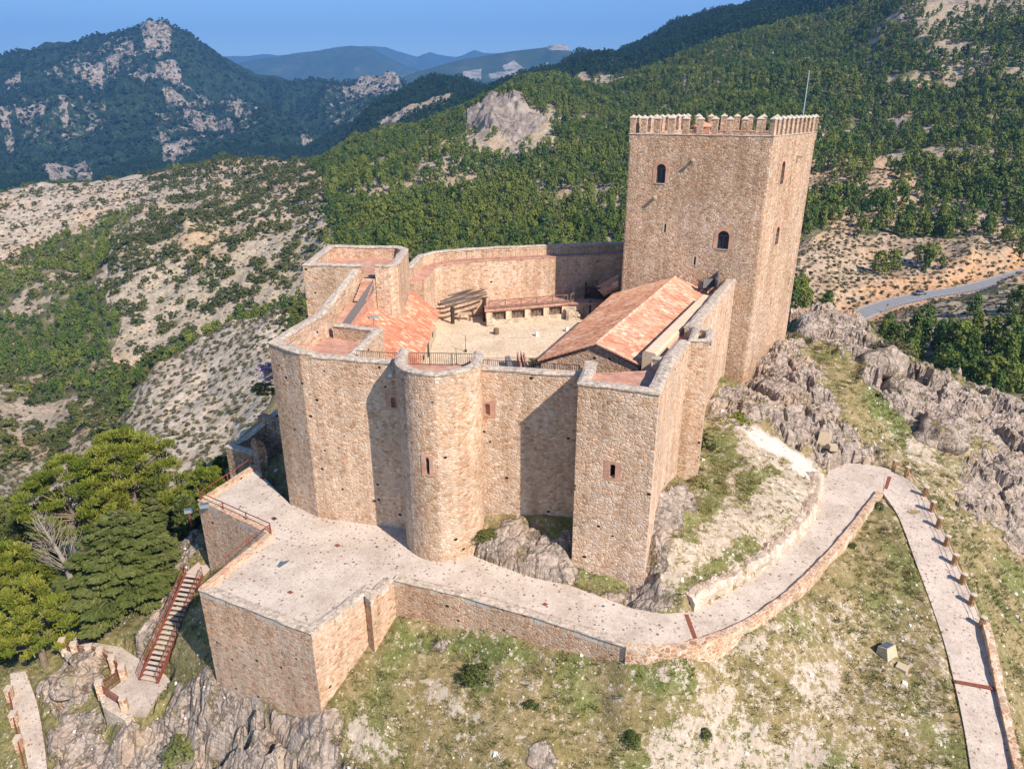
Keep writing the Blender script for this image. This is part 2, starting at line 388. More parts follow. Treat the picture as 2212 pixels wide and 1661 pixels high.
M['court'] = paving('court_cobbles', (.5, .39, .27), (.66, .54, .4), STN, .2)
M['white_path'] = paving('pale_gravel', (.50, .44, .38), (.62, .56, .49), STN, .6)
def flat(name, c, rough=.7, metal=0., nz=.25, sc_=4):
    m, t, b = mat(name); g = G(t); p = g.pos(); n = g.noise(p, sc_, 4, .65)
    cc = g.mix(1., c, g.ramp(n, [(.25, (1 - nz,) * 3), (.75, (1 + nz,) * 3)]), 'MULTIPLY')
    g.l.new(cc, b.inputs['Base Color']); b.inputs['Roughness'].default_value = rough; b.inputs['Metallic'].default_value = metal; return m
M['rust'] = flat('rusty_steel', (.19, .055, .035), .75)
M['rust2'] = flat('corten_plate', (.22, .07, .04), .7)
M['iron'] = flat('dark_iron', (.06, .045, .04), .6)
M['dark'] = flat('painted_slit_shade', (.012, .01, .01), .95)  # near-black colour painted for the shade inside the slits
M['glass'] = flat('window_glass', (.02, .03, .05), .12)
M['frame'] = flat('window_frame', (.10, .09, .10), .5)
M['steel'] = flat('galvanised_steel', (.45, .5, .52), .4, .6, .1)
M['blue_glass'] = flat('lamp_glass', (.09, .13, .17), .5)
M['wood'] = flat('weathered_timber', (.17, .12, .085), .85, 0, .4, 6)
M['dark_wood'] = flat('dark_timber', (.05, .04, .035), .8, 0, .4, 6)
M['dark_pole'] = flat('weathered_pole', (.13, .105, .09), .85, 0, .4, 6)
M['wood_light'] = flat('pale_timber', (.42, .33, .25), .85, 0, .3, 6)
M['log'] = flat('log_post', (.30, .18, .09), .85, 0, .45, 7)
M['stucco'] = flat('cream_render', (.62, .46, .33), .9, 0, .18, 2.5)
M['tread'] = flat('pale_stair_tread', (.5, .4, .33), .85, 0, .15, 5)
M['slab'] = flat('paving_slab', (.52, .42, .32), .9, 0, .15, 3)
M['tan_block'] = flat('tan_stone_block', (.46, .37, .26), .9, 0, .15, 5)
M['grey_board'] = flat('grey_board', (.16, .15, .15), .6, 0, .2, 5)
M['paint'] = flat('car_paint', (.3, .32, .34), .3, .5, .05)
M['rubber'] = flat('rubber', (.02, .02, .02), .9)
M['asphalt'] = flat('asphalt', (.23, .23, .235), .95, 0, .12, .6)
M['line'] = flat('road_line', (.7, .7, .68), .9, 0, .1, 1)
M['merlon_cap'] = flat('merlon_cap', (.50, .42, .34), .9, 0, .2, 6)
M['white'] = flat('white_stone', (.7, .66, .6), .85, 0, .15, 6)
# foliage
def leafmat(name, ramp, spread=.35):
    m, t, b = mat(name); g = G(t); p = g.pos()
    oi = g.n.new('ShaderNodeObjectInfo')
    r = g.math('FRACT', g.math('ADD', g.attr('tint'), oi.outputs['Random']))
    r2 = g.math('ADD', g.math('MULTIPLY', r, 1 - spread), g.math('MULTIPLY', g.attr('leaf'), spread))
    c = g.ramp(r2, ramp); g.l.new(c, b.inputs['Base Color']); b.inputs['Roughness'].default_value = .75
    b.inputs['Specular IOR Level'].default_value = .15
    tr = g.n.new('ShaderNodeBsdfTranslucent'); g.l.new(c, tr.inputs[0]); mx = g.n.new('ShaderNodeMixShader'); mx.inputs[0].default_value = .22
    g.l.new(b.outputs[0], mx.inputs[1]); g.l.new(tr.outputs[0], mx.inputs[2]); g.l.new(mx.outputs[0], t.nodes['Material Output'].inputs[0]); return m
M['pine'] = leafmat('pine_needles', [(0, (.03, .08, .032)), (.3, (.075, .13, .03)), (.65, (.16, .195, .035)), (1, (.24, .25, .06))], .5)
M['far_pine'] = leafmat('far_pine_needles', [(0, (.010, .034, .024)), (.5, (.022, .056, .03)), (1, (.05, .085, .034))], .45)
M['bush'] = leafmat('bush_leaves', [(0, (.05, .072, .024)), (.5, (.09, .11, .03)), (1, (.15, .15, .045))])
M['big_pine'] = leafmat('big_pine_needles', [(0, (.045, .07, .014)), (.4, (.14, .175, .022)), (1, (.29, .29, .05))], .75)
M['cedar'] = leafmat('cedar_needles', [(0, (.03, .05, .014)), (.4, (.095, .125, .03)), (1, (.23, .245, .08))], .75)
M['scrub'] = leafmat('scrub_leaves', [(0, (.07, .07, .035)), (.5, (.12, .115, .055)), (1, (.2, .17, .085))])
M['grass_tuft'] = leafmat('grass_blades', [(0, (.09, .13, .03)), (.4, (.17, .18, .06)), (.75, (.3, .25, .11)), (1, (.42, .34, .18))], .5)
M['lilac'] = leafmat('lilac_flowers', [(0, (.28, .2, .32)), (1, (.42, .34, .45))], .6)
M['bark'] = flat('bark', (.2, .15, .11), .95, 0, .4, 3)
M['pale_bark'] = flat('pale_bark', (.27, .23, .19), .95, 0, .3, 3)
# ground of the near hill: masks grass / rock / bare come from the vertices
def near_ground():
    m, t, b = mat('hill_ground'); g = G(t); p = g.pos()
    rock, bare, lush = g.attr('rock'), g.attr('bare'), g.attr('lush')
    n1 = g.noise(p, .55, 5, .7); n2 = g.noise(p, 3.2, 5, .7); n3 = g.noise(p, 14, 3, .7)
    grass = g.ramp(g.math('ADD', g.math('MULTIPLY', n1, .5), g.math('MULTIPLY', n2, .5)), [(.3, (.10, .10, .032)), (.43, (.19, .155, .06)), (.53, (.28, .215, .105)), (.62, (.38, .30, .18)), (.72, (.52, .43, .31))])
    green = g.ramp(n2, [(.3, (.055, .095, .018)), (.5, (.11, .15, .035)), (.7, (.19, .21, .07))])
    grass = g.mix(g.math('MULTIPLY', lush, .85), grass, green)
    grass = g.mix(1., grass, g.ramp(n3, [(.3, (.62,) * 3), (.7, (1.32,) * 3)]), 'MULTIPLY')
    soil = g.ramp(g.math('ADD', g.math('MULTIPLY', n1, .35), g.math('MULTIPLY', n2, .65)), [(.3, (.30, .235, .165)), (.5, (.45, .37, .29)), (.7, (.57, .5, .42))])
    sv = g.vor(p, 3.4, 'F1'); svc = g.sep(g.vor(p, 3.4, 'F1', 'Color')); peb = g.math('MULTIPLY', g.math('LESS_THAN', sv, g.map(svc[0], 0, 1, .06, .3)), g.math('GREATER_THAN', svc[1], .72))
    n4 = g.noise(p, 1.3, 5, .75)
    bm_ = g.map(g.math('ADD', g.math('ADD', bare, g.math('MULTIPLY', g.math('SUBTRACT', n4, .5), 3.0)), g.math('ADD', g.math('MULTIPLY', g.math('SUBTRACT', n2, .5), 1.5), g.math('MULTIPLY', g.math('SUBTRACT', n3, .5), 1.1))), .42, .68, 0, 1)
    soil = g.mix(g.map(bare, .95, 1.2), soil, g.ramp(n2, [(.3, (.42, .36, .3)), (.6, (.64, .59, .53))]))
    c = g.mix(bm_, grass, soil); c = g.mix(g.math('MULTIPLY', peb, .8), c, (.62, .56, .47))
    warp = g.vadd(p, g.vscale(g.noise(p, .5, 3, .6, True), 2.2))
    rn = g.noise(warp, .9, 7, .72); rn2 = g.noise(p, 5, 4, .7)
    bed = g.noise(g.scale(g.vadd(p, g.vscale(g.noise(p, .4, 3, .6, True), 1.6)), (.7, 1.1, 4.5)), 1, 5, .7)
    rc = g.ramp(g.math('ADD', g.math('MULTIPLY', rn, .4), g.math('ADD', g.math('MULTIPLY', rn2, .25), g.math('MULTIPLY', bed, .35))), [(.34, (.09, .07, .058)), (.43, (.22, .175, .145)), (.5, (.38, .31, .26)), (.57, (.50, .41, .34)), (.68, (.60, .49, .40))])
    rc = g.mix(g.map(g.noise(p, .35, 3), .5, .7, 0, .5), rc, (.5, .36, .24))
    cr = g.vor(g.vadd(g.scale(p, (1, 1, .35)), g.vscale(g.noise(p, 1.2, 3, .6, True), .8)), .75, 'DISTANCE_TO_EDGE'); rc = g.mix(g.math('MULTIPLY', g.map(cr, 0, .05, 1, 0), .6), rc, (.06, .05, .04))
    moss = g.map(g.noise(p, .8, 4), .6, .68, 0, .5); rc = g.mix(moss, rc, (.17, .16, .06))
    rm = g.map(g.math('ADD', g.math('ADD', rock, g.math('MULTIPLY', g.math('SUBTRACT', rn2, .5), .7)), g.math('MULTIPLY', g.math('SUBTRACT', g.noise(p, .42, 4, .7), .56), 2.6)), .4, .6, 0, 1)
    c = g.mix(rm, c, rc); g.l.new(c, b.inputs['Base Color'])
    hh = g.math('ADD', g.math('MULTIPLY', g.math('ADD', g.math('ADD', rn, g.math('MULTIPLY', bed, .5)), g.math('MULTIPLY', g.map(cr, 0, .12, 0, 1), .35)), g.math('MULTIPLY', rm, 3.0)), g.math('ADD', g.math('MULTIPLY', n2, .8), g.math('MULTIPLY', n3, .45)))
    g.l.new(g.bump(hh, .8, .16), b.inputs['Normal']); return m
M['near'] = near_ground()
def far_ground():
    m, t, b = mat('hills_ground'); g = G(t); p = g.pos(); fo, ro, mt = g.attr('forest'), g.attr('rock'), g.attr('far')
    n0 = g.noise(p, .02, 5, .65); n1 = g.noise(p, .12, 5, .7); n2 = g.noise(p, .7, 4, .7)
    bare = g.ramp(g.math('ADD', g.math('MULTIPLY', n1, .5), g.math('MULTIPLY', n2, .5)), [(.3, (.17, .135, .085)), (.45, (.30, .24, .17)), (.55, (.42, .34, .26)), (.7, (.54, .45, .36))])
    bare = g.mix(g.map(n0, .5, .64, 0, .65), bare, (.42, .27, .15))
    sv = g.vor(p, .75, 'F1'); svc = g.sep(g.vor(p, .75, 'F1', 'Color')); sh = g.math('MULTIPLY', g.math('LESS_THAN', sv, g.map(svc[0], 0, 1, .2, .5)), g.math('GREATER_THAN', svc[1], .3))
    bare = g.mix(g.attr('ochre'), bare, g.ramp(n2, [(.3, (.34, .17, .08)), (.6, (.56, .33, .18))]))
    bare = g.mix(g.math('MULTIPLY', sh, .75), bare, g.ramp(svc[2], [(0, (.07, .075, .03)), (1, (.18, .16, .08))]))
    bare = g.mix(1., bare, g.mix(g.attr('pale'), (1., 1., 1.), (1.22, 1.25, 1.3)), 'MULTIPLY')
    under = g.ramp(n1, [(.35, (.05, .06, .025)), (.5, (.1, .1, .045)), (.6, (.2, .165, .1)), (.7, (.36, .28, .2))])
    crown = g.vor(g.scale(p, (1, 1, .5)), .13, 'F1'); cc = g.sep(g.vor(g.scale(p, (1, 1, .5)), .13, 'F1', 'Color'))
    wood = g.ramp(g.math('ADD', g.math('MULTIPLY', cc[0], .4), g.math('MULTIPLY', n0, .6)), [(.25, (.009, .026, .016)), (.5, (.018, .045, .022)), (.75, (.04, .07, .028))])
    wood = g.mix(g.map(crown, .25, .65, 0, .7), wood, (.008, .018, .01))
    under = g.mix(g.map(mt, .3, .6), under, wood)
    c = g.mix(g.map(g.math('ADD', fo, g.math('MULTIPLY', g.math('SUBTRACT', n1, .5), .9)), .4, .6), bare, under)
    sv2 = g.vor(p, .09, 'F1'); rn = g.noise(p, .045, 7, .75)
    rc = g.ramp(g.math('ADD', g.math('MULTIPLY', rn, .45), g.math('MULTIPLY', g.noise(g.scale(p, (.11, .11, .02)), 1, 7, .85), .55)), [(.36, (.06, .05, .04)), (.45, (.19, .155, .125)), (.52, (.31, .26, .22)), (.62, (.42, .355, .30))]); 
    rk = g.map(g.math('ADD', ro, g.math('MULTIPLY', g.math('SUBTRACT', g.noise(p, .035, 6, .8), .5), 3.2)), .5, .75)
    rc = g.mix(g.math('MULTIPLY', g.math('MULTIPLY', g.math('LESS_THAN', sv2, .33), mt), .85), rc, (.03, .05, .025))
    c = g.mix(rk, c, rc); g.l.new(c, b.inputs['Base Color'])
    h = g.math('ADD', g.math('MULTIPLY', g.math('SUBTRACT', 1., crown), g.math('MULTIPLY', g.math('MULTIPLY', mt, 5.), fo)), g.math('ADD', g.math('MULTIPLY', rn, g.math('MULTIPLY', ro, 8.)), g.math('MULTIPLY', n2, .5)))
    g.l.new(g.bump(h, .6, 1.), b.inputs['Normal']); return m
M['far'] = far_ground()
def range_mat(name, rockc):
    m, t, b = mat(name); g = G(t); p = g.pos(); n = g.noise(p, .004, 8, .7)
    c = g.ramp(n, [(.3, (.02, .042, .02)), (.55, (.04, .065, .03)), (.66, (.1, .1, .07)), (.72, rockc)])
    c = g.mix(g.map(g.attr('rock'), .3, .6), c, g.ramp(g.noise(p, .012, 5, .7), [(.35, (.12, .11, .08)), (.6, rockc)])); g.l.new(c, b.inputs['Base Color'])
    g.l.new(g.bump(n, .5, 60.), b.inputs['Normal']); return m
M['range'] = range_mat('distant_range', (.4, .36, .31))
# ---------------------------------------------------------------- the hills beyond: one sheet in polar steps round the castle rock
CT = [ # photo x, photo y, range in metres
 (690,655,232),(600,665,236),(500,690,240),(430,730,246),(340,785,246),(285,850,242),(250,900,235),(560,750,200),(450,850,198),(330,930,188),(500,960,158),(560,880,165),(200,1000,200),(60,1050,220),(300,1040,160),
 (100,880,300),(40,950,270),(150,930,260),(230,800,320),(690,730,290),(600,740,305),(480,760,310),(400,775,310),(330,850,300),
 (450,640,380),(600,590,380),(350,700,370),(300,760,340),(100,700,420),(0,640,500),(200,620,440),(700,560,360),
 (0,590,520),(100,560,500),(250,500,480),(400,452,480),(550,425,510),(690,385,540),(-150,620,520),
 (100,575,560),(250,530,550),(400,480,550),(550,445,580),
 (100,470,660),(0,510,630),(250,440,660),(400,410,660),
 (-200,440,760),(0,412,760),(120,397,770),(235,385,770),(350,380,760),(400,366,740),(480,345,730),(560,350,730),(640,352,710),(695,362,680),
 (0,470,1000),(235,440,1000),(480,410,1000),(640,400,950),
 (0,420,1500),(300,400,1500),(600,370,1500),
 (0,350,2000),(300,340,2000),(600,300,2000),(740,320,1500),(700,270,2200),
 (200,240,2500),(0,240,2500),(450,260,2450),(620,240,2500),(800,260,2250),
 (-250,150,2900),(0,130,2900),(60,121,2900),(150,111,2900),(215,92,2950),(290,70,3000),(312,60,3000),(345,49,3000),(366,57,3000),(380,78,3000),(402,86,3000),(450,115,3050),(520,150,3100),(600,175,3150),(650,184,3150),(705,192,3100),(760,180,3050),(805,182,3000),(855,190,2900),(870,215,2600),
 (-250,200,3600),(0,185,3600),(345,150,3600),(600,215,3700),(800,220,3700),(1000,260,3500),(1300,260,3400),(1700,260,3400),(2200,260,3400),
 (800,232,1350),(860,215,1400),(930,190,1450),(975,182,1400),(830,290,1150),(760,310,1250),(700,345,1200),(1030,215,1200),(880,255,1100),(960,225,1150),
 (1080,176,1300),(1180,166,1300),(1000,190,1350),
 (1100,215,1500),(1300,200,1500),
 (1170,158,1700),(1250,131,1750),(1350,102,1700),(1450,68,1650),(1560,33,1550),(1660,0,1450),(1800,-30,1350),(1950,-25,1100),(2060,-8,950),(2180,4,880),(2350,-30,880),
 (1300,140,1250),(1380,148,1150),(1300,165,950),(1400,152,900),(1250,172,1000),(1450,140,1000),
 (1000,300,2600),(1250,200,2600),(1660,60,2400),(2060,60,1600),(2300,60,1500),
 (700,345,640),(760,300,720),(850,288,760),(950,262,740),(1010,238,700),(1055,208,660),(1110,203,660),(1180,192,720),(1200,180,800),
 (720,400,900),(850,340,900),(960,290,880),(1060,250,850),
 (1060,262,590),(1130,290,570),(1180,330,520),(1030,300,590),(1090,330,540),
 (800,400,480),(750,480,400),(900,500,350),(1100,510,330),(1300,500,310),(1200,400,430),(1000,370,500),(1300,300,560),(1320,230,720),(900,420,450),
 (1000,640,235),(1300,640,220),(760,600,290),(720,640,240),
 (1650,150,750),(1800,200,640),(1850,100,850),(1700,60,1150),(1780,350,430),(1600,300,500),(1900,470,330),(2000,540,300),(2100,550,290),(2212,540,290),(1750,520,280),(1760,620,245),(1600,620,240),(2350,540,300),
 (1885,180,700),(1900,90,780),(1950,35,820),(2020,15,850),(1945,250,580),(1870,300,520),(2050,200,650),(2150,350,450),(2212,200,600),(2212,60,780),(2212,400,400),(2050,420,380),
 (1856,681,232),(1920,656,245),(2000,638,258),(2100,621,272),(2212,590,292),(2330,560,310),
 (1856,664,240),(1920,640,253),(2000,622,267),(2100,606,282),(2212,575,303),
 (1900,700,215),(2000,690,215),(2100,680,225),(2212,660,235),(1950,760,180),(2100,800,165),(2200,860,150),(2080,880,140),(2300,800,170),(2000,820,160),(1850,760,175),
 (2250,1000,120),(2000,950,125),(1700,760,170),(1500,760,150),(1200,900,130),(900,950,125),(650,950,125),(560,1050,118),(450,1090,120),(300,1180,118),(150,1180,125),(0,1180,130),(-200,1200,130),(-200,950,230),(-250,800,330),
]
az, lr, te = [], [], []
for x_, y_, r_ in CT:
    X_, Y_, Z_ = PR(x_, y_, r_); az.append(math.atan2(X_, Y_) * 4); lr.append(math.log(r_)); te.append((Z_ - HC) / r_)
NA, NR = 860, 620
AZ = np.linspace(R(-41), R(41), NA); 
RR = np.exp(np.r_[np.linspace(math.log(112), math.log(1000), 400), np.linspace(math.log(1000), math.log(3900), NR - 399)[1:]])
A2, R2 = np.meshgrid(AZ, RR)
TE = rbf(az, lr, te, A2 * 4, np.log(R2))
FX = R2 * np.sin(A2); FY = R2 * np.cos(A2); FZ = HC + TE * R2
FPX, FPY = proj(FX, FY, FZ)
amp = np.clip((R2 - 110) / 300, .05, 1) * np.clip(R2 / 700, .35, 2.6)
FZ0 = FZ.copy()
FZ = FZ + amp * ((fbm(FX / 130, FY / 130, 6, 3) - .5) * 26 - (ridged(FX / 190, FY / 190, 4, 9) - .6) * 12)
FZ += np.clip(R2 / 260, .4, 1.6) * (fbm(FX / 22, FY / 22, 4, 33) - .5) * 3.2
ERM = np.clip((R2 - 1700) / 500, 0, 1) * (1 - np.clip((R2 - 2850) / 150, 0, 1)); FZ += ERM * (ridged(FX / 420, FY / 420, 5, 71) - .62) * 230
jx = FPX + (fbm(FX / (R2 * .03), FY / (R2 * .03), 4, 51) - .5) * 40; jy = FPY + (fbm(FX / (R2 * .03), FY / (R2 * .03), 4, 52) - .5) * 26
FZ += (ridged(FX / 11, FY / 11, 4, 38) - .55) * np.where(R2 < 900, 2.2, 0) * np.clip(R2 / 300, .5, 1.4)
FAR = np.clip((R2 - 950) / 250, 0, 1)
forest = np.ones_like(FX); rockm = np.zeros_like(FX)
def paint(arr, val, poly, rmin=0, rmax=9e9):
    k = inpoly(jx, jy, poly) & (R2 >= rmin) & (R2 <= rmax); arr[k] = val
PALE = [(-80, 405), (235, 382), (350, 378), (345, 440), (300, 470), (150, 525), (-80, 575)]
SLOPE = [(340, 378), (400, 362), (560, 345), (660, 350), (695, 380), (715, 530), (650, 650), (600, 660), (430, 725), (300, 800), (230, 780), (255, 690), (200, 600), (240, 510), (300, 475)]
SCREE = [(700, 650), (600, 660), (430, 728), (330, 795), (280, 870), (270, 940), (60, 1010), (-60, 1100), (300, 1060), (620, 1060), (620, 700)]
paint(forest, .12, PALE, 400, 900); paint(forest, .42, SLOPE, 250, 900); paint(forest, .0, SCREE, 100, 262)
paint(forest, .3, [(-60, 850), (250, 860), (270, 950), (0, 1010)], 200, 330)
RIGHTBARE = [(1700, 520), (1850, 500), (2000, 522), (2100, 515), (2260, 545), (2260, 600), (1860, 690), (1690, 660)]
MIDBARE = [(1740, 330), (1900, 320), (1990, 400), (2000, 480), (1900, 500), (1740, 500)]
paint(forest, .16, RIGHTBARE, 200, 340); paint(forest, .3, MIDBARE, 300, 520); paint(forest, .25, [(2150, 660), (2190, 660), (2180, 720), (2150, 800), (2170, 850), (2140, 850), (2120, 740)], 100, 250)
paint(forest, .15, [(1220, 178), (1300, 160), (1380, 148), (1400, 158), (1300, 178), (1220, 190)], 700, 1200)
och = np.zeros_like(FX); paint(och, .22, RIGHTBARE, 200, 340); paint(och, .4, MIDBARE, 300, 520); pale = np.zeros_like(FX); paint(pale, 1, SCREE, 100, 262); paint(pale, .8, SLOPE, 250, 900); paint(pale, .8, PALE, 400, 900); pale = np.where(R2 < 180, 1, pale)
CRAG = [(1008, 240), (1055, 205), (1110, 205), (1190, 245), (1170, 300), (1120, 335), (1085, 325), (1060, 290), (1010, 275)]
paint(forest, .1, [(1000, 230), (1110, 200), (1200, 250), (1190, 330), (1100, 360), (1010, 350)], 450, 720); paint(rockm, 1, CRAG, 450, 720)
paint(forest, .2, [(950, 300), (1050, 350), (1150, 350), (1230, 330), (1200, 300)], 400, 620)
paint(rockm, .8, [(800, 250), (860, 222), (880, 250), (820, 268)], 900, 1500); paint(forest, .15, [(800, 250), (930, 195), (985, 185), (960, 215), (880, 250)], 900, 1500)
paint(rockm, .55, [(1880, 110), (1905, 60), (1960, 30), (2060, 8), (2212, 0), (2260, 20), (2090, 22), (1980, 34), (1908, 80), (1885, 150), (1872, 170)], 550, 950)
paint(rockm, .8, [(1925, 240), (1960, 235), (1975, 270), (1930, 262)], 350, 700)
for q in ([(305, 62), (345, 45), (370, 60), (380, 82), (350, 92), (312, 84)], [(225, 110), (290, 90), (300, 105), (250, 130), (225, 125)], [(150, 140), (205, 122), (220, 140), (180, 150)], [(285, 170), (320, 158), (360, 190), (345, 205), (300, 190)],
          [(415, 205), (440, 190), (490, 215), (525, 250), (520, 270), (470, 255), (420, 235)], [(490, 200), (500, 210), (520, 290), (528, 305), (500, 260)], [(360, 215), (430, 250), (420, 258), (365, 232)], [(395, 250), (450, 270), (500, 300), (510, 320), (470, 310), (400, 275)],
          [(350, 290), (400, 305), (440, 330), (380, 355), (350, 340)], [(10, 165), (50, 160), (45, 195), (15, 185)], [(45, 260), (110, 260), (105, 290), (50, 285)], [(85, 345), (150, 330), (205, 370), (190, 385), (110, 385)], [(130, 235), (200, 225), (240, 250), (170, 270), (140, 300)], [(0, 275), (25, 280), (20, 305), (0, 300)],
          [(730, 195), (770, 185), (860, 180), (870, 200), (800, 225), (745, 225)], [(360, 120), (420, 150), (480, 185), (440, 190), (380, 150)], [(340, 95), (380, 110), (400, 150), (330, 130)], [(640, 270), (700, 300), (650, 310)]):
    paint(rockm, .8, q, 1700, 3400)
for q in ([(370, 170), (540, 195), (570, 300), (480, 335), (330, 300)], [(690, 195), (870, 180), (860, 265), (700, 295)], [(60, 130), (300, 75), (400, 140), (150, 195)], [(20, 240), (230, 220), (230, 310), (20, 310)]):
    k = inpoly(jx, jy, q) & (R2 > 1700) & (rockm < .1); rockm[k] = .4
crag = (rockm > .7) & (R2 < 1500)
FZ += np.where(crag, (ridged(FX / 34, FY / 34, 4, 5) - .5) * 9 + np.floor(fbm(FX / 12, FY / 12, 3, 6) * 8) * 1.4 - 7.5 + (ridged(FX / 7, FY / 7, 3, 66) - .5) * 5 * np.clip(R2 / 600, .3, 1), 0)
# valley wood line and clearings inside the woods
cl = fbm(FX / 45, FY / 45, 4, 77); forest = np.where((forest > .9) & (R2 < 900) & (cl > .575), .4, forest)
ROADPX = [(1838, 692), (1856, 681), (1920, 656), (2000, 638), (2100, 621), (2212, 590), (2330, 560)]
ROADR = [228, 232, 245, 258, 272, 292, 312]
road_pts = [PR(x_, y_, r_) for (x_, y_), r_ in zip(ROADPX, ROADR)]
road_line = smooth_line(road_pts, 60)
dr = sdist(FX, FY, [tuple(p[:2]) for p in road_line[::4]] + [tuple(road_line[-1][:2])])
near_i = np.argmin((FX[..., None] - road_line[None, None, ::12, 0]) ** 2 + (FY[..., None] - road_line[None, None, ::12, 1]) ** 2, -1)
kk = np.clip(1 - (dr - 4.5) / 9, 0, 1) * (R2 < 340); kk = kk * kk * (3 - 2 * kk)
zr = np.interp(FX, road_line[:, 0], road_line[:, 2])
FZ = FZ * (1 - kk) + (zr - .35) * kk; forest = np.where(dr < 11, .0, forest)
idx = np.arange(NA * NR).reshape(NR, NA)
F = np.stack([idx[:-1, :-1], idx[:-1, 1:], idx[1:, 1:], idx[1:, :-1]], -1).reshape(-1, 4)
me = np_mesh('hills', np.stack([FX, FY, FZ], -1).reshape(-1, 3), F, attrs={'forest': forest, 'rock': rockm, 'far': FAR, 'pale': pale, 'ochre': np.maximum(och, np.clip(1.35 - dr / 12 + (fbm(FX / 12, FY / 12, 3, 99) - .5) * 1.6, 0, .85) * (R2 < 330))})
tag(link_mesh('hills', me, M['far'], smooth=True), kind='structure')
def far_z(x, y):
    a = np.arctan2(x, y); r = np.hypot(x, y)
    u = np.clip((a - AZ[0]) / (AZ[1] - AZ[0]), 0, NA - 1.001); v = np.clip(np.interp(r, RR, np.arange(NR)), 0, NR - 1.001)
    i = u.astype(int); j = v.astype(int); fu = u - i; fv = v - j
    def s(Z): return (Z[j, i] * (1 - fu) + Z[j, i + 1] * fu) * (1 - fv) + (Z[j + 1, i] * (1 - fu) + Z[j + 1, i + 1] * fu) * fv
    return s(FZ), s(forest), s(rockm)
# distant ranges, each a real ridge with a foot in front and a back slope
def mountain(name, sky_px, r0, r1, r2, foot_py, seed, namp, rocks=()):
    xs = [p[0] for p in sky_px]; ys = [p[1] for p in sky_px]; na, nr = 520, 120
    aa = np.linspace(min(xs), max(xs), na); T = np.linspace(0, 1.5, nr); V = []
    A_, T_ = np.meshgrid(aa, T); yy = np.interp(A_, xs, ys)
    ax, dy, dz = (A_ - 1106) / FD, CP + (830.5 - yy) / FD * SP, -SP + (830.5 - yy) / FD * CP
    h = np.hypot(ax, dy); zc = HC + dz / h * r1; 
    rr = np.where(T_ < 1, r0 + (r1 - r0) * T_, r1 + (r2 - r1) * (T_ - 1) * 2)
    zf = HC + (-SP + (830.5 - foot_py) / FD * CP) / (CP + (830.5 - foot_py) / FD * SP) * r0
    pr = np.where(T_ < 1, T_ ** 1.25, 1 - (T_ - 1) * 2 * 1.1)
    X = ax / h * rr; Y = dy / h * rr; Z = zf + (zc - zf) * pr
    win = np.clip(T_ * 3, 0, 1) * np.clip(np.abs(T_ - 1) * 4 + .12, 0, 1)
    Z = Z + win * (ridged(X / (namp * 6), Y / (namp * 6), 6, seed) - .6) * namp + (fbm(X / 300, Y / 300, 4, seed) - .5) * namp * .08
    px, py = proj(X, Y, Z); rk = np.zeros_like(X)
    for q in rocks: rk[inpoly(px, py, q)] = 1
    idx = np.arange(na * nr).reshape(nr, na); F = np.stack([idx[:-1, :-1], idx[:-1, 1:], idx[1:, 1:], idx[1:, :-1]], -1).reshape(-1, 4)
    tag(link_mesh(name, np_mesh(name, np.stack([X, Y, Z], -1).reshape(-1, 3), F, attrs={'rock': rk}), M['range'], smooth=True), kind='structure')
mountain('mesa_hill', [(700, 260), (780, 212), (840, 178), (900, 155), (960, 139), (1000, 128), (1050, 118), (1100, 111), (1150, 105), (1178, 101), (1190, 96), (1208, 95), (1225, 97), (1230, 107), (1245, 120), (1262, 133), (1300, 150), (1360, 190)], 4300, 5600, 6600, 240, 11, 130,
         [[(1180, 102), (1190, 94), (1230, 96), (1236, 110), (1185, 108)], [(1085, 142), (1110, 132), (1135, 150), (1090, 152)], [(1000, 155), (1040, 150), (1040, 170), (1000, 172)], [(1055, 160), (1120, 150), (1160, 165), (1060, 170)], [(1155, 150), (1185, 135), (1180, 160)]])
mountain('near_range', [(380, 170), (450, 150), (540, 135), (620, 122), (690, 112), (740, 103), (760, 101), (800, 105), (840, 125), (880, 145), (940, 160), (1000, 185), (1100, 215)], 6800, 8600, 10200, 225, 21, 420)
mountain('far_range', [(-100, 140), (60, 119), (100, 121), (380, 128), (455, 118), (520, 121), (570, 117), (600, 120), (650, 113), (700, 112), (750, 104), (790, 98), (830, 102), (860, 112), (900, 123), (930, 113), (955, 120), (985, 124), (1005, 118), (1025, 112), (1045, 117), (1100, 117), (1180, 122), (1256, 128), (1300, 126), (1420, 135)], 10500, 13200, 15000, 225, 31, 560)
gm = MB(); gm.prism([(17000 * math.cos(a), 17000 * math.sin(a)) for a in np.linspace(0, math.pi, 32)], -1600, -1420)
tag(gm.build('valley_floor', M['range']), kind='structure')
# ---------------------------------------------------------------- the castle rock: near ground
RAMP_OUT = [(1352, 1404), (1400, 1409), (1469, 1406), (1540, 1388), (1615, 1356), (1702, 1297), (1778, 1225), (1840, 1155), (1884, 1097), (1908, 1068)]
RAMP_IN = [(1225, 1262), (1300, 1290), (1370, 1315), (1430, 1325), (1498, 1321), (1575, 1279), (1651, 1232), (1702, 1192), (1746, 1144), (1771, 1097), (1778, 1042)]
FENCE = [(1913, 1011), (1953, 1031), (2001, 1075), (2016, 1104), (2034, 1141), (2052, 1177), (2067, 1217), (2085, 1257), (2105, 1301), (2122, 1352), (2136, 1410), (2152, 1488), (2172, 1575), (2191, 1661), (2205, 1730)]
PATH_L = [(1911, 1072), (1942, 1119), (1979, 1217), (2015, 1315), (2040, 1390), (2060, 1468), (2080, 1560), (2097, 1661), (2108, 1730)]
def pz(y): return float(np.interp(y, [1000, 1100, 1350, 1500, 1661, 1740], [0, -.4, -3, -4.2, -5.6, -6.3]))
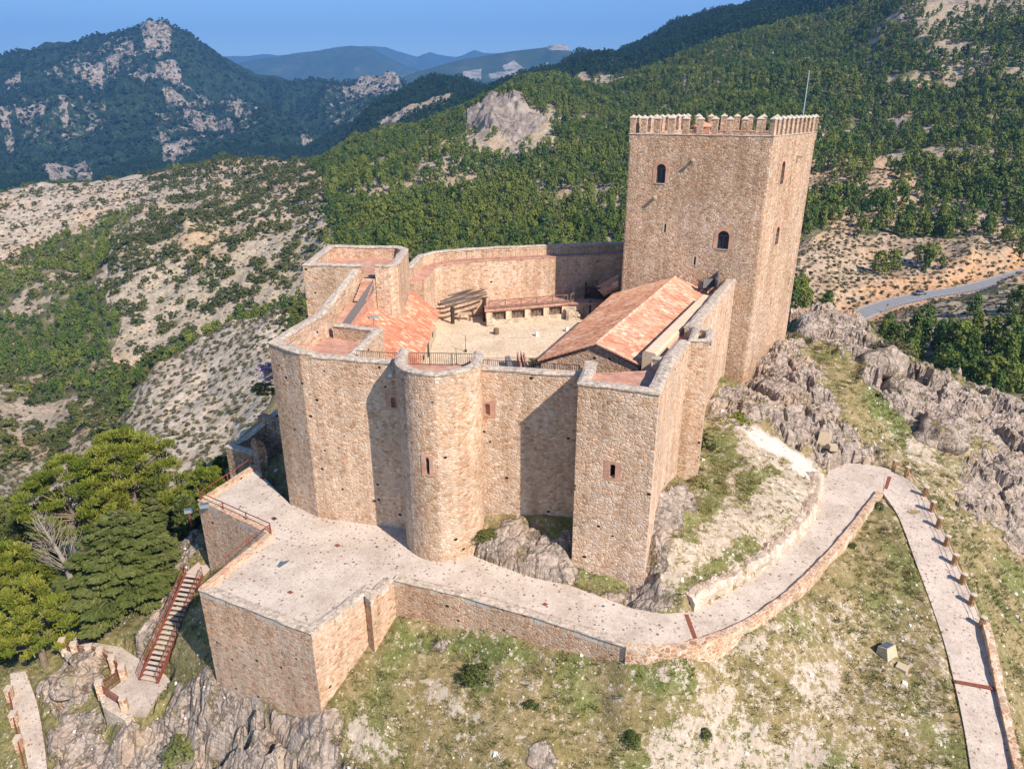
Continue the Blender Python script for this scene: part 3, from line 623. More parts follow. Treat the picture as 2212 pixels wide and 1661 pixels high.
fence3 = [P(x, y, pz(y)) for x, y in FENCE]; pathl3 = [P(x, y, pz(y)) for x, y in PATH_L]
TERR = [(548, 1008), (428, 1085), (578, 1157), (430, 1276), (673, 1372), (787, 1287), (800, 1300), (850, 1256), (1000, 1290), (1130, 1328), (1250, 1366), (1352, 1400)]
terr3 = [P(x, y, 0)[:2] for x, y in TERR]
LOWP_L = [(22, 1455), (28, 1530), (45, 1580), (62, 1661), (75, 1740)]; LOWP_R = [(55, 1450), (80, 1520), (95, 1600), (102, 1661), (110, 1740)]
def lz(y): return float(np.interp(y, [1440, 1661, 1740], [-15.2, -17, -17.6]))
PLAT = [(118, 1385), (140, 1372), (180, 1385), (215, 1392), (262, 1400), (300, 1425), (340, 1440), (375, 1480), (345, 1500), (315, 1545), (262, 1545), (215, 1510), (270, 1470), (250, 1440), (190, 1420), (140, 1415)]
CN = [(1100,1661,-6.5),(900,1661,-8),(700,1661,-9.5),(1300,1661,-6),(1500,1661,-5.8),(1800,1661,-5.8),(2000,1661,-5.8),(1100,1780,-8.5),(1800,1800,-8),(700,1780,-12),(2200,1800,-8),(1500,1800,-8),
 (850,1332,-3.2),(1000,1360,-2.9),(1150,1400,-2.4),(1250,1415,-1.8),(1352,1424,-.8),(1469,1426,-.55),(1615,1376,-.5),(1702,1317,-.5),(1800,1224,-.45),(1884,1116,-.4),(1915,1085,-.3),
 (780,1345,-4),(735,1430,-5.3),(700,1530,-6.6),(1000,1500,-4.6),(1300,1520,-3.8),(1600,1500,-3.6),(1800,1400,-3.0),(1900,1250,-1.8),(1950,1400,-3.6),(1800,1550,-4.8),
 (690,1545,-7),(560,1490,-7.6),(450,1455,-8.2),(450,1500,-9.5),(560,1560,-9.4),(480,1661,-14),(620,1661,-11.5),(350,1661,-15.3),(400,1600,-13.6),(300,1560,-13.2),(420,1400,-8.8),(400,1350,-8.8),(440,1300,-7.5),(432,1240,-7.5),(450,1235,-7.6),
 (420,1225,-7.2),(300,1480,-12.4),(345,1500,-12.5),(262,1545,-12.8),(200,1400,-13.2),(130,1380,-13.8),(370,1480,-12.2),(350,1400,-11.2),(310,1400,-11.6),(390,1270,-8.2),
 (200,1500,-14.4),(150,1560,-15.6),(230,1600,-15.2),(180,1661,-16.6),(250,1780,-18),(30,1450,-15.4),(60,1661,-17.2),(0,1661,-17.6),(0,1500,-16.4),(80,1780,-18.4),(-200,1700,-20),(-200,1400,-20),
 (300,1300,-12),(230,1340,-14),(380,1180,-10.5),(420,1110,-10.5),(330,1200,-14),(250,1270,-16),(150,1320,-18),(100,1400,-16),(0,1400,-18),(430,1060,-13),(350,1100,-20),(200,1200,-26),(50,1250,-26),(-100,1250,-30),(450,1000,-24),(520,960,-20),(580,900,-14),(590,700,-14),(300,1080,-36),(100,1130,-44),
 (700,700,-14),(900,600,-20),(1150,620,-16),(620,760,-10),(560,1010,-1.2),(500,1000,-6),
 (1240,1255,-.1),(1140,1145,1.8),(1190,1150,2.1),(1060,1165,1.3),(1045,1200,.3),(1230,1215,1.5),(1150,1225,1.1),(1100,1195,1.3),(1345,1285,-.3),(1390,1278,-.2),(1450,1315,0),
 (1424,1069,4.6),(1455,1035,3.4),(1483,1045,2.2),(1497,1011,2.2),(1517,915,3.2),(1565,812,5),(1600,836,3.2),(1425,1150,3.4),(1430,1240,1.6),(1480,1130,2.6),(1500,1230,1.4),
 (1560,940,3.2),(1620,1000,2.9),(1560,1100,2.4),(1650,1100,1.9),(1600,1180,1.4),(1700,1050,1.6),(1755,1060,1.0),(1690,1150,1.0),(1480,1285,1.2),(1600,1240,1.0),(1730,1110,.9),(1650,930,3.2),(1700,960,2.2),(1745,990,1.2),
 (1693,745,4.8),(1640,840,4.2),(1700,820,4.4),(1760,880,3.8),(1800,930,2.6),(1740,930,2.8),(1800,985,1.2),(1860,985,.8),(1840,960,1.8),(1900,995,.2),(1820,900,3.4),(1800,840,4.2),(1740,770,5),
 (1780,672,5.8),(1720,668,5.8),(1860,690,5.0),(1715,690,4.8),(1860,720,4.2),(1960,800,2.4),(2050,850,1.0),(2150,880,.2),(2230,905,-.2),(2060,960,-1.0),(1960,880,1.8),(1900,860,2.8),(1950,960,0),(1990,1040,-.8),(2060,1100,-2.2),(2100,1180,-3.2),(2140,1300,-4.2),(2160,1420,-5.0),(2190,1530,-6),(2212,1620,-7.2),
 (2120,1060,-2.6),(2212,1000,-2),(2212,1150,-5.5),(2212,1300,-7.4),(2212,1450,-8.2),(2300,1100,-6),(2350,1000,-6),(2400,1400,-13),(2350,900,-6),
]
cx = [P(*q)[0] for q in CN]; cy = [P(*q)[1] for q in CN]; cz = [q[2] for q in CN]
for q in fence3[:-1] + pathl3[:-1]: cx.append(q[0]); cy.append(q[1]); cz.append(q[2] - .05)
for q in [P(x, y, 0) for x, y in RAMP_IN[:3] + RAMP_IN[4:]]: cx.append(q[0]); cy.append(q[1]); cz.append(-.1)
for L_ in (LOWP_L, LOWP_R):
    for x, y in L_: q = P(x, y, lz(y)); cx.append(q[0]); cy.append(q[1]); cz.append(q[2] - .05)
for x, y, z in ((-95, 20, -60), (-95, 60, -70), (-95, 120, -80), (-60, 125, -70), (0, 125, -60), (45, 128, -45), (85, 128, -50), (95, 90, -40), (95, 60, -35), (95, 20, -40), (0, 8, -22), (-50, 8, -34), (50, 8, -22), (20, 110, -26), (-20, 105, -35), (-45, 95, -42), (50, 112, -18), (75, 95, -24), (75, 75, -14), (-45, 80, -34), (-60, 60, -38), (5, 70, 5), (15, 90, -6), (0, 60, 6), (-12, 65, 5)):
    cx.append(x); cy.append(y); cz.append(z)
GX = np.arange(-95, 95.01, .22); GY = np.arange(9, 128, .22)
NX, NY = np.meshgrid(GX, GY); NZ = np.zeros_like(NX)
_c = rbf(cx, cy, cz, NX[::3, ::3], NY[::3, ::3], 1e-5)
# upsample the coarse solution
iu = np.clip(np.arange(NX.shape[1]) / 3, 0, _c.shape[1] - 1.001); iv = np.clip(np.arange(NX.shape[0]) / 3, 0, _c.shape[0] - 1.001)
ii, jj = iu.astype(int), iv.astype(int); fu, fv = (iu - ii)[None, :], (iv - jj)[:, None]
NZ = (_c[jj][:, ii] * (1 - fu) + _c[jj][:, ii + 1] * fu) * (1 - fv) + (_c[jj + 1][:, ii] * (1 - fu) + _c[jj + 1][:, ii + 1] * fu) * fv
NZ0 = NZ.copy()
px, py = proj(NX, NY, NZ); jx = px + (fbm(NX / 1.6, NY / 1.6, 5, 61) - .5) * 60 + (fbm(NX / .45, NY / .45, 3, 63) - .5) * 36; jy = py + (fbm(NX / 1.6, NY / 1.6, 5, 62) - .5) * 44 + (fbm(NX / .45, NY / .45, 3, 64) - .5) * 28
rock = np.zeros_like(NX); bare = np.full_like(NX, .12); lush = np.zeros_like(NX)
RKS = [[(445, 1440), (560, 1480), (640, 1545), (700, 1600), (740, 1640), (820, 1675), (900, 1750), (150, 1750), (200, 1661), (245, 1600), (262, 1550), (330, 1545), (380, 1490), (430, 1465)],
       [(80, 1490), (150, 1420), (200, 1420), (240, 1430), (235, 1480), (170, 1520), (130, 1570), (90, 1540)], [(95, 1661), (100, 1600), (150, 1540), (215, 1530), (235, 1560), (200, 1750), (100, 1750)],
       [(432, 1150), (442, 1185), (395, 1290), (330, 1400), (300, 1420), (285, 1400), (335, 1290), (345, 1240), (400, 1180)],
       [(1030, 1175), (1050, 1145), (1100, 1135), (1240, 1145), (1240, 1258), (1150, 1250), (1022, 1210)],
       [(1395, 1080), (1425, 1060), (1460, 1030), (1490, 1045), (1500, 1075), (1480, 1130), (1450, 1190), (1430, 1260), (1465, 1300), (1460, 1330), (1370, 1325), (1235, 1268), (1345, 1275), (1385, 1270)],
       [(1590, 830), (1690, 735), (1725, 750), (1800, 870), (1825, 935), (1900, 975), (1920, 1000), (1850, 1005), (1790, 1015), (1770, 1015), (1745, 985), (1650, 910), (1600, 905), (1545, 920), (1520, 900), (1560, 845)],
       [(1700, 655), (1870, 655), (1880, 725), (1960, 795), (2240, 875), (2240, 1230), (2190, 1190), (2150, 1130), (2068, 1090), (2070, 1010), (2110, 985), (2150, 960), (2050, 925), (1990, 935), (1950, 900), (1890, 850), (1850, 790), (1770, 755), (1700, 715)],
       [(1150, 1630), (1190, 1590), (1215, 1661), (1150, 1700)], [(925, 1400), (950, 1395), (950, 1420), (930, 1425)], [(2140, 1120), (2212, 1180), (2240, 1260), (2180, 1190)], [(640, 1500), (720, 1540), (740, 1580), (690, 1600), (640, 1560)]]
for q in RKS: rock[inpoly(jx, jy, q)] = 1
BARE = [[(1590, 920), (1620, 915), (1760, 1000), (1780, 1040), (1775, 1075), (1740, 1150), (1640, 1230), (1480, 1300), (1430, 1290), (1440, 1190), (1480, 1120), (1530, 1000), (1545, 920)], [(1380, 1700), (1400, 1600), (1480, 1550), (1555, 1480), (1590, 1490), (1600, 1540), (1640, 1600), (1760, 1700)],
        [(930, 1460), (960, 1470), (980, 1510), (1040, 1540), (1030, 1550), (960, 1535), (930, 1490)], [(1720, 1430), (1800, 1420), (1830, 1480), (1760, 1530), (1700, 1480)], [(1700, 1560), (1800, 1600), (1780, 1700), (1700, 1680)], [(740, 1545), (800, 1560), (860, 1640), (760, 1640)], [(1700, 1330), (1560, 1400), (1500, 1430), (1550, 1440), (1700, 1370)],
        [(1560, 1510), (1640, 1560), (1700, 1661), (1640, 1661)], [(1940, 960), (2000, 930), (2040, 1000), (1990, 1010)], [(1020, 1430), (1080, 1430), (1080, 1460), (1030, 1450)]]
for q in BARE: bare[inpoly(jx, jy, q)] = .72
bare[inpoly(px + (jx - px) * .35, py + (jy - py) * .35, [(1585, 922), (1592, 912), (1625, 924), (1680, 953), (1722, 978), (1757, 998), (1775, 1030), (1770, 1060), (1755, 1046), (1735, 1022), (1700, 1002), (1665, 975), (1615, 940)])] = 1.3
for q in ([(1540, 925), (1600, 940), (1600, 990), (1560, 1080), (1500, 1180), (1450, 1180), (1520, 1050)], [(1620, 1000), (1690, 1000), (1650, 1050), (1590, 1100), (1600, 1030)], [(1640, 1200), (1480, 1290), (1470, 1260), (1620, 1170)]): k = inpoly(jx, jy, q); bare[k] = .15; lush[k] = .7
bare = np.where((px > 640) & (py > 1330) & (px <= 1400) & (bare < .5), .2, bare); bare = np.where((px > 1400) & (py > 1300) & (px < 2060) & (bare < .5), .36, bare); bare = np.where((px > 1900) & (py > 900) & (bare < .5) & (py < 1150), .33, bare)
for q in ([(860, 1340), (1100, 1380), (1150, 1420), (1000, 1430), (860, 1380)], [(1350, 1430), (1500, 1430), (1520, 1500), (1400, 1500), (1330, 1450)], [(1900, 780), (1960, 900), (2000, 1000), (1930, 960), (1860, 850)], [(1560, 1560), (1620, 1560), (1640, 1620), (1600, 1640)], [(1050, 1150), (1110, 1140), (1100, 1170), (1040, 1200)], [(1200, 1190), (1240, 1190), (1240, 1250), (1200, 1230)], [(1000, 1430), (1080, 1440), (1060, 1500), (980, 1480)]): lush[inpoly(jx, jy, q)] = 1
lush = np.maximum(lush, np.clip((fbm(NX / 4, NY / 4, 4, 15) - .55) * 4, 0, .8))
lush = np.where(px < 420, np.maximum(lush, .3), lush)
def blur(a, n=1):
    for _ in range(n):
        p_ = np.pad(a, 1, mode='edge'); a = (p_[:-2, 1:-1] + p_[2:, 1:-1] + p_[1:-1, :-2] + p_[1:-1, 2:] + 2 * a) / 6
    return a
rs = blur(rock, 4)
# keep paths, terrace and walls clear of relief
ramp_out3 = [P(x, y, 0)[:2] for x, y in RAMP_OUT]; ramp_in3 = [P(x, y, 0)[:2] for x, y in RAMP_IN]
def ribbon_poly(a, b): return [tuple(p[:2]) for p in a] + [tuple(p[:2]) for p in b][::-1]
way = np.zeros(NX.shape, bool)
terr_poly = terr3 + ramp_out3 + [tuple(p[:2]) for p in fence3[:1]] + [P(1880, 1004, 0)[:2], P(1833, 999, 0)[:2], P(1789, 1017, 0)[:2]] + ramp_in3[::-1] + [P(1150, 1247, 0)[:2], P(1085, 1224, 0)[:2], P(1022, 1200, 0)[:2], (-2.5, 50), (-16, 52.5), (-19.6, 54.2)]
ramp_poly = terr_poly
inr = inpoly(NX, NY, ramp_poly); low = ribbon_poly(fence3, pathl3); inl = inpoly(NX, NY, low)
lowp = ribbon_poly([P(x, y, lz(y)) for x, y in LOWP_L], [P(x, y, lz(y)) for x, y in LOWP_R]); inlp = inpoly(NX, NY, lowp)
plat3 = [P(x, y, -12.9)[:2] for x, y in PLAT]; inpl = inpoly(NX, NY, plat3)
soft = blur((inr | inl | inlp | inpl).astype(float), 5); calm = 1 - np.clip(soft * 1.6, 0, 1)
w1, w2, wh, wt = worley(NX / 5.5 + fbm(NX / 2, NY / 2, 4, 81) * .7, NY / 4.0 + fbm(NX / 2, NY / 2, 4, 82) * .7, 4)
v1, v2, vh, vt = worley(NX / 1.15 + fbm(NX, NY, 2, 83) * .6, NY / .9 + fbm(NX, NY, 2, 84) * .6, 14)
rel = (fbm(NX / 4, NY / 3, 4, 41) - .5) * 1.6 + (wh - .3) * 2.2 + wt * 1.2 + vt * .25 - np.clip(.10 - (w2 - w1), 0, .10) * 16 + (vh - .5) * .35 - np.clip(.07 - (v2 - v1), 0, .07) * 4 + (ridged(NX / .9, NY / .9, 4, 43) - .5) * .55
slope_amp = np.where((px > 1000) & (px < 1600), .42, np.where(px > 1600, .9, .8))
NZ = NZ + calm * (rs * np.clip(rel, -1.2, 3) * .85 * slope_amp + (1 - rs) * ((fbm(NX / 3, NY / 3, 5, 44) - .5) * .9 + (fbm(NX / .6, NY / .6, 3, 45) - .5) * .22))
NZ = np.where(inr, np.minimum(NZ, -.35), NZ)
_s2 = blur(inr.astype(float), 7); NZ = np.where(~inr & (rs > .15) & (_s2 > .01) & (px < 1480), np.minimum(NZ, (1 - _s2 * 2) * 1.9 + .1), NZ)
def carve(poly, zf, grow_=2, cut=.3):
    global NZ
    k = blur(inpoly(NX, NY, poly).astype(float), grow_) > .02; NZ = np.where(k, np.minimum(NZ, zf - cut), NZ)
_pz = np.interp(NY, [fence3[-1][1], fence3[-3][1], fence3[-5][1], fence3[7][1], fence3[3][1], fence3[0][1]], [fence3[-1][2], fence3[-3][2], fence3[-5][2], fence3[7][2], fence3[3][2], fence3[0][2]])
carve(low, _pz, 1, .05); carve(lowp, np.interp(NY, [40, 52], [-17.6, -15.2]), 1, .1); carve(plat3, -12.95, 2, .1)
S0 = np.array(P(420, 1240, -7.2)); S1 = np.array(P(321, 1472, -12.6)); _t = np.clip(((NX - S0[0]) * (S1[0] - S0[0]) + (NY - S0[1]) * (S1[1] - S0[1])) / ((S1[0] - S0[0]) ** 2 + (S1[1] - S0[1]) ** 2), 0, 1)
_d = np.hypot(NX - S0[0] - _t * (S1[0] - S0[0]), NY - S0[1] - _t * (S1[1] - S0[1])); NZ = np.where(_d < 1.3, np.minimum(NZ, S0[2] + (S1[2] - S0[2]) * _t - .45), NZ)
CASTLE = [(-19.4, 54.4), (-16.2, 52.4), (4.6, 48.5), (4.9, 44.8), (9.2, 43.2), (11.8, 50), (14, 54.5), (16, 57.5), (23.6, 73.5), (25.6, 74.5), (33.4, 83.6), (20, 92), (12.6, 90.5), (-11, 85), (-20, 78), (-20, 69)]
inc = inpoly(NX, NY, CASTLE); NZ = np.where(inc, np.minimum(NZ, 6.0), NZ)
def near_z(x, y):
    x = np.asarray(x, float); y = np.asarray(y, float)
    u = np.clip((x - GX[0]) / .22, 0, len(GX) - 1.001); v = np.clip((y - GY[0]) / .22, 0, len(GY) - 1.001); i = u.astype(int); j = v.astype(int); fu = u - i; fv = v - j
    return (NZ[j, i] * (1 - fu) + NZ[j, i + 1] * fu) * (1 - fv) + (NZ[j + 1, i] * (1 - fu) + NZ[j + 1, i + 1] * fu) * fv
nx_, ny_ = len(GX), len(GY); idx = np.arange(nx_ * ny_).reshape(ny_, nx_)
F = np.stack([idx[:-1, :-1], idx[:-1, 1:], idx[1:, 1:], idx[1:, :-1]], -1).reshape(-1, 4)
tag(link_mesh('ground', np_mesh('ground', np.stack([NX, NY, NZ], -1).reshape(-1, 3), F, attrs={'rock': blur(rock, 1), 'bare': blur(bare, 2), 'lush': blur(lush, 3)}), M['near'], smooth=True), kind='structure')
_g = bpy.data.objects['ground'].data; _rk = blur(rock, 1); _g.polygons.foreach_set('use_smooth', (_rk[:-1, :-1] < .5).ravel())
# ---------------------------------------------------------------- castle
def boolean(o, cut_mb):
    cm = cut_mb.mesh('cut'); bm = bmesh.new(); bm.from_mesh(cm); bmesh.ops.recalc_face_normals(bm, faces=bm.faces); bm.to_mesh(cm); bm.free()
    c = bpy.data.objects.new('cut', cm); col.objects.link(c)
    md = o.modifiers.new('b', 'BOOLEAN'); md.object = c; md.operation = 'DIFFERENCE'; md.solver = 'EXACT'; md.use_self = True
    bpy.context.view_layer.update(); me = bpy.data.meshes.new_from_object(o.evaluated_get(bpy.context.evaluated_depsgraph_get()))
    o.modifiers.clear(); old = o.data; o.data = me; me.name = o.name; bpy.data.meshes.remove(old)
    bpy.data.objects.remove(c); bpy.data.meshes.remove(cm)
    if len(me.materials) == 0: me.materials.append(M['wall'])
    me.polygons.foreach_set('material_index', np.zeros(len(me.polygons), np.int32))
def onface(px, py, A, B):
    a, dy, dz = ray(px, py); A = np.array(A[:2]); B = np.array(B[:2]); d = B - A
    # A + u d = t (a, dy)
    t, u = np.linalg.solve(np.array([[a, -d[0]], [dy, -d[1]]]), A)
    return (a * t, dy * t, HC + dz * t)
def prof(wd, ht, arch, n=8):                       # outline in the plane of the wall, origin bottom centre
    r = wd / 2
    if not arch: return [(-r, 0), (r, 0), (r, ht), (-r, ht)]
    if arch == 'point': return [(-r, 0), (r, 0), (r, ht - r * 1.6), (0, ht), (-r, ht - r * 1.6)]
    return [(-r, 0), (r, 0)] + [(r * math.cos(t), ht - r + r * math.sin(t)) for t in np.linspace(0, math.pi, n)]
class Face:
    """local frame on a wall: u along, n outward"""
    def __init__(s, A, B):
        d = np.array(B[:2]) - np.array(A[:2]); s.u = d / np.linalg.norm(d); s.n = np.array([s.u[1], -s.u[0]])
    def at(s, c, x, z, out): return (c[0] + s.u[0] * x + s.n[0] * out, c[1] + s.u[1] * x + s.n[1] * out, c[2] + z)
    def slab(s, mb, c, outline, o0, o1, tint=0.):
        n = len(outline); vs = [s.at(c, x, z, o0) for x, z in outline] + [s.at(c, x, z, o1) for x, z in outline]
        mb.add(vs, [list(range(n)), list(range(n, 2 * n))[::-1]] + [(i, (i + 1) % n, n + (i + 1) % n, n + i) for i in range(n)], tint)
    def ring(s, mb, c, inner, outer, o0, o1, open_bottom=True):
        n = len(inner); secs = []
        for (x, z), (X, Z) in zip(inner, outer): secs.append([s.at(c, x, z, o0), s.at(c, x, z, o1), s.at(c, X, Z, o1), s.at(c, X, Z, o0)])
        secs = secs[1:] + secs[:1]; mb.loft(secs, closed=False)
def opening(face, cuts, c, wd, ht, arch, parent, surround='brick', depth=.55, sw=.32, glazed=False, label=None):
    pr = prof(wd, ht, arch); face.slab(cuts, c, pr, .3, -depth)
    win = empty('window' if glazed else 'arrow_slit', c); win.parent = parent
    if surround:
        m = MB(); n = 12; i_ = prof(wd, ht, arch, n); 
        if arch is True and glazed:
            r = wd / 2; o_ = [(-r - sw, 0), (r + sw, 0)] + [((r + sw) * math.cos(t), ht - r + (r + sw) * math.sin(t)) for t in np.linspace(0, math.pi, n)]
            face.ring(m, (0, 0, 0), i_, o_, -.05, .035)
            if not glazed:
                pass
        else:
            r = wd / 2
            for q in ([(-r - sw, -sw * .4), (-r, -sw * .4), (-r, ht + sw * .6), (-r - sw, ht + sw * .6)], [(r, -sw * .4), (r + sw, -sw * .4), (r + sw, ht + sw * .6), (r, ht + sw * .6)], [(-r, ht), (r, ht), (r, ht + sw * .6), (-r, ht + sw * .6)], [(-r, -sw * .4), (r, -sw * .4), (r, 0), (-r, 0)]): face.slab(m, (0, 0, 0), q, .025, -.05)
        m.build('surround', M[surround], win)
    if glazed:
        m = MB(); face.slab(m, (0, 0, 0), prof(wd, ht, arch), -.36, -.38); m.build('pane', M['glass'], win)
        m = MB(); t = .08; r = wd / 2
        for q in ([(-r, 0), (-r + t, 0), (-r + t, ht - r), (-r, ht - r)], [(r - t, 0), (r, 0), (r, ht - r), (r - t, ht - r)], [(-t / 2, 0), (t / 2, 0), (t / 2, ht - r), (-t / 2, ht - r)], [(-r + t, 0), (-t / 2, 0), (-t / 2, t), (-r + t, t)], [(t / 2, 0), (r - t, 0), (r - t, t), (t / 2, t)], [(-r, ht - r), (r, ht - r), (r, ht - r + t), (-r, ht - r + t)]): face.slab(m, (0, 0, 0), q, -.28, -.355)
        m.build('frame', M['frame'], win)
        m = MB(); face.slab(m, (0, 0, 0), [(-r - .04, -.1), (r + .04, -.1), (r + .04, 0), (-r - .04, 0)], .07, -.34); m.build('sill', M['cap'], win)
    else:
        m = MB(); face.slab(m, (0, 0, 0), prof(wd * .98, ht * .98, arch), -depth + .07, -depth + .02); m.build('shade_sheet', M['dark'], win)  # near-black sheet stands in for the shade deep in the slit
    return win
K0, KL, KR = (25.8, 74.0), (12.4, 79.5), (34.0, 84.0); KB = (KL[0] + KR[0] - K0[0], KL[1] + KR[1] - K0[1]); KZ = 29.7
keep = empty('keep', (23, 82, 3), 'tall square stone keep with toothed battlements, the highest tower of the castle', 'tower')
kc = [KL, K0, KR, KB]
def wrel(o, parent):                               # world-built part under a parent that stands elsewhere
    o.location = [-v for v in parent.location]; return o
def world_part(mb, name, m, parent, **k): return wrel(mb.build(name, m, parent, **k), parent)
m = MB()
def ringpts(corners, z, r=.0): return [(p[0], p[1], z) for p in corners]
secs = []
def inset(poly, d):
    n = len(poly); out = []
    for i in range(n):
        a, b, c = np.array(poly[i - 1][:2]), np.array(poly[i][:2]), np.array(poly[(i + 1) % n][:2])
        d1 = (b - a) / np.linalg.norm(b - a); d2 = (c - b) / np.linalg.norm(c - b); n1 = np.array([-d1[1], d1[0]]); n2 = np.array([-d2[1], d2[0]])
        k = n1 + n2; k /= max(.3, 1 + n1 @ n2); out.append(tuple(b + k * d))
    return out
def roundc(poly, r):                               # worn corners
    out = []; n = len(poly)
    for i in range(n):
        a, b, c = np.array(poly[i - 1]), np.array(poly[i]), np.array(poly[(i + 1) % n])
        u = (a - b) / np.linalg.norm(a - b); v = (c - b) / np.linalg.norm(c - b)
        for t in (0, .5, 1): out.append(tuple(b + u * r * (1 - t) ** 2 + v * r * t ** 2))
    return out
kbase = inset(kc, -.12); 
m.prism(roundc(kc, .22), -1, KZ - .9); kw = m.build('wall', M['keep'], keep); wrel(kw, keep)
cuts = MB(); FF = Face(KL, K0); FR_ = Face(K0, KR)
def low(c, dz): return (c[0], c[1], c[2] + dz)
for (x, y, wd, ht) in ((1426, 396, 1.0, 1.95), (1560, 538, 1.2, 1.9)):
    c = onface(x, y, KL, K0); wn = opening(FF, cuts, c, wd, ht, True, keep, glazed=True, sw=.36); wrel(wn, keep); wn.location = [c[i] - keep.location[i] for i in range(3)]
for (x, y, wd, ht) in ((1687, 398, .95, 2.3), (1676, 528, .95, 1.9)):
    c = onface(x, y, K0, KR); wn = opening(FR_, cuts, c, wd, ht, True, keep, glazed=True, sw=.34); wn.location = [c[i] - keep.location[i] for i in range(3)]
for (x, y, f, A, B) in ((1436, 502, FF, KL, K0), (1500, 573, FF, KL, K0), (1706, 401, FR_, K0, KR), (1722, 465, FR_, K0, KR), (1703, 615, FR_, K0, KR), (1664, 660, FR_, K0, KR)):
    c = onface(x, y, A, B); wn = opening(f, cuts, c, .2, .95, 'point' if f is FF else None, keep, surround='tan_block' if f is FF else None, sw=.2); wn.location = [c[i] - keep.location[i] for i in range(3)]
boolean(kw, cuts)
m = MB(); m.prism(inset(kc, .3), KZ - .95, KZ - .72); wrel(m.build('roof_floor', M['brick_floor'], keep), keep)
m, pts, N, b = wall_mb(kc, KZ - .9, KZ, .5, True); wrel(m.build('parapet', M['keep'], keep), keep)
m = cope_mb(pts, N, [KZ] * len(pts), .5, True, .06, .07, .01); wrel(m.build('string_course', M['cap'], keep), keep)
def merlons(A, B, n, skip_last=True):
    A = np.array(A); B = np.array(B); f = Face(A, B); L = np.linalg.norm(B - A)
    for i in range(n - (1 if skip_last else 0)):
        t = i / (n - 1); c = A + (B - A) * t; c = c - f.n * .27
        if i == 0: c = A + f.u * .3 - f.n * .3
        mm = MB(); rz = math.atan2(f.u[1], f.u[0]); wd = .62 + rng.uniform(-.03, .03); ht = 1.46 + rng.uniform(-.04, .04)
        mm.box((0, 0, ht / 2), (wd, .5, ht), rz); o = mm.build('merlon', M['keep'], keep); o.location = (c[0] - keep.location[0], c[1] - keep.location[1], KZ + .05 - keep.location[2])
        cp = MB(); 
        poly = [(x * math.cos(rz) - y * math.sin(rz), x * math.sin(rz) + y * math.cos(rz)) for x, y in ((-wd / 2 - .05, -.30), (wd / 2 + .05, -.30), (wd / 2 + .05, .30), (-wd / 2 - .05, .30))]
        v = [(x, y, ht) for x, y in poly] + [(x, y, ht + .07) for x, y in poly] + [(0, 0, ht + .36)]
        cp.add(v, [(3, 2, 1, 0), (0, 1, 5, 4), (1, 2, 6, 5), (2, 3, 7, 6), (3, 0, 4, 7), (4, 5, 8), (5, 6, 8), (6, 7, 8), (7, 4, 8)]); cp.build('cap', M['merlon_cap'], o)
merlons(KL, K0, 11); merlons(K0, KR, 11); merlons(KR, KB, 11); merlons(KB, KL, 11)
for x, y, f, A, B in ((1498, 345, FF, KL, K0), (1416, 425, FF, KL, K0), (1722, 338, FR_, K0, KR)):
    c = onface(x, y, A, B); mm = MB(); mm.bar(f.at(c, 0, 0, -.2), f.at(c, 0, -.06, .62), .26, .2); wrel(mm.build('water_spout', M['tan_block'], keep), keep)
sh = MB(); cx_, cy_ = 20.8, 82.2
sh.box((cx_, cy_, KZ - .05), (1.7, 1.7, 1.4), -.4); hut = wrel(sh.build('stair_hut', M['brick'], keep), keep)
# roof tiles
def tiles(A, B, C, D, sp=.25, rl=.42, seed=0, h=.085, sl=.005):
    """A,B top edge, D,C bottom edge: real half-round tiles laid in rows"""
    A, B, C, D = map(np.array, (A, B, C, D)); r_ = np.random.default_rng(seed); mb = MB()
    L = max(np.linalg.norm(B - A), np.linalg.norm(C - D)); S = max(np.linalg.norm(D - A), np.linalg.norm(C - B)); nc = int(L / sp); nr = int(S / rl)
    nrm = np.cross(B - A, D - A); nrm = nrm / np.linalg.norm(nrm); nrm = nrm * (1 if nrm[2] > 0 else -1)
    pt = lambda u, v: (A + (B - A) * u) * (1 - v) + (D + (C - D) * u) * v
    mb.loft([[pt(i / 10, j / 10) - nrm * .012 for j in range(11)] + [pt(i / 10, 1 - j / 10) - nrm * .15 for j in range(11)] for i in range(11)], tint=.2)
    runs = r_.random((nr, nc)); patch = vnoise(np.arange(nc)[None, :] * .22 + np.zeros((nr, 1)), np.arange(nr)[:, None] * .25 + np.zeros((1, nc)), seed)
    for j in range(nr):
        for i in range(nc):
            u0 = (i + .04 + r_.uniform(-.04, .04)) / nc; u1 = (i + .96 + r_.uniform(-.04, .04)) / nc; v0 = j / nr; v1 = min(1.02, (j + 1.06 + r_.uniform(-.05, .05)) / nr); q = []
            for v, lift in ((v0, .0), (v1, .035)):
                for k in range(4):
                    t = k / 3; q.append(pt(u0 + (u1 - u0) * t, v) + nrm * (lift + .004 + h * math.sin(math.pi * t) + r_.uniform(-.006, .006)))
            tt = float(np.clip(runs[j, i] * .75 + patch[j, i] * .45 - .1, 0, 1))
            mb.add(q, [(0, 1, 5, 4), (1, 2, 6, 5), (2, 3, 7, 6)], tt)
    return mb
rm = MB(); c4 = [(cx_ - 1.1, cy_ - 1.1), (cx_ + 1.1, cy_ - 1.1), (cx_ + 1.1, cy_ + 1.1), (cx_ - 1.1, cy_ + 1.1)]
rm.add([(x, y, KZ + .65) for x, y in c4] + [(cx_, cy_, KZ + 1.2)], [(3, 2, 1, 0), (0, 1, 4), (1, 2, 4), (2, 3, 4), (3, 0, 4)], .5); ro = rm.build('roof', M['tile'], hut); ro.location = (0, 0, 0)
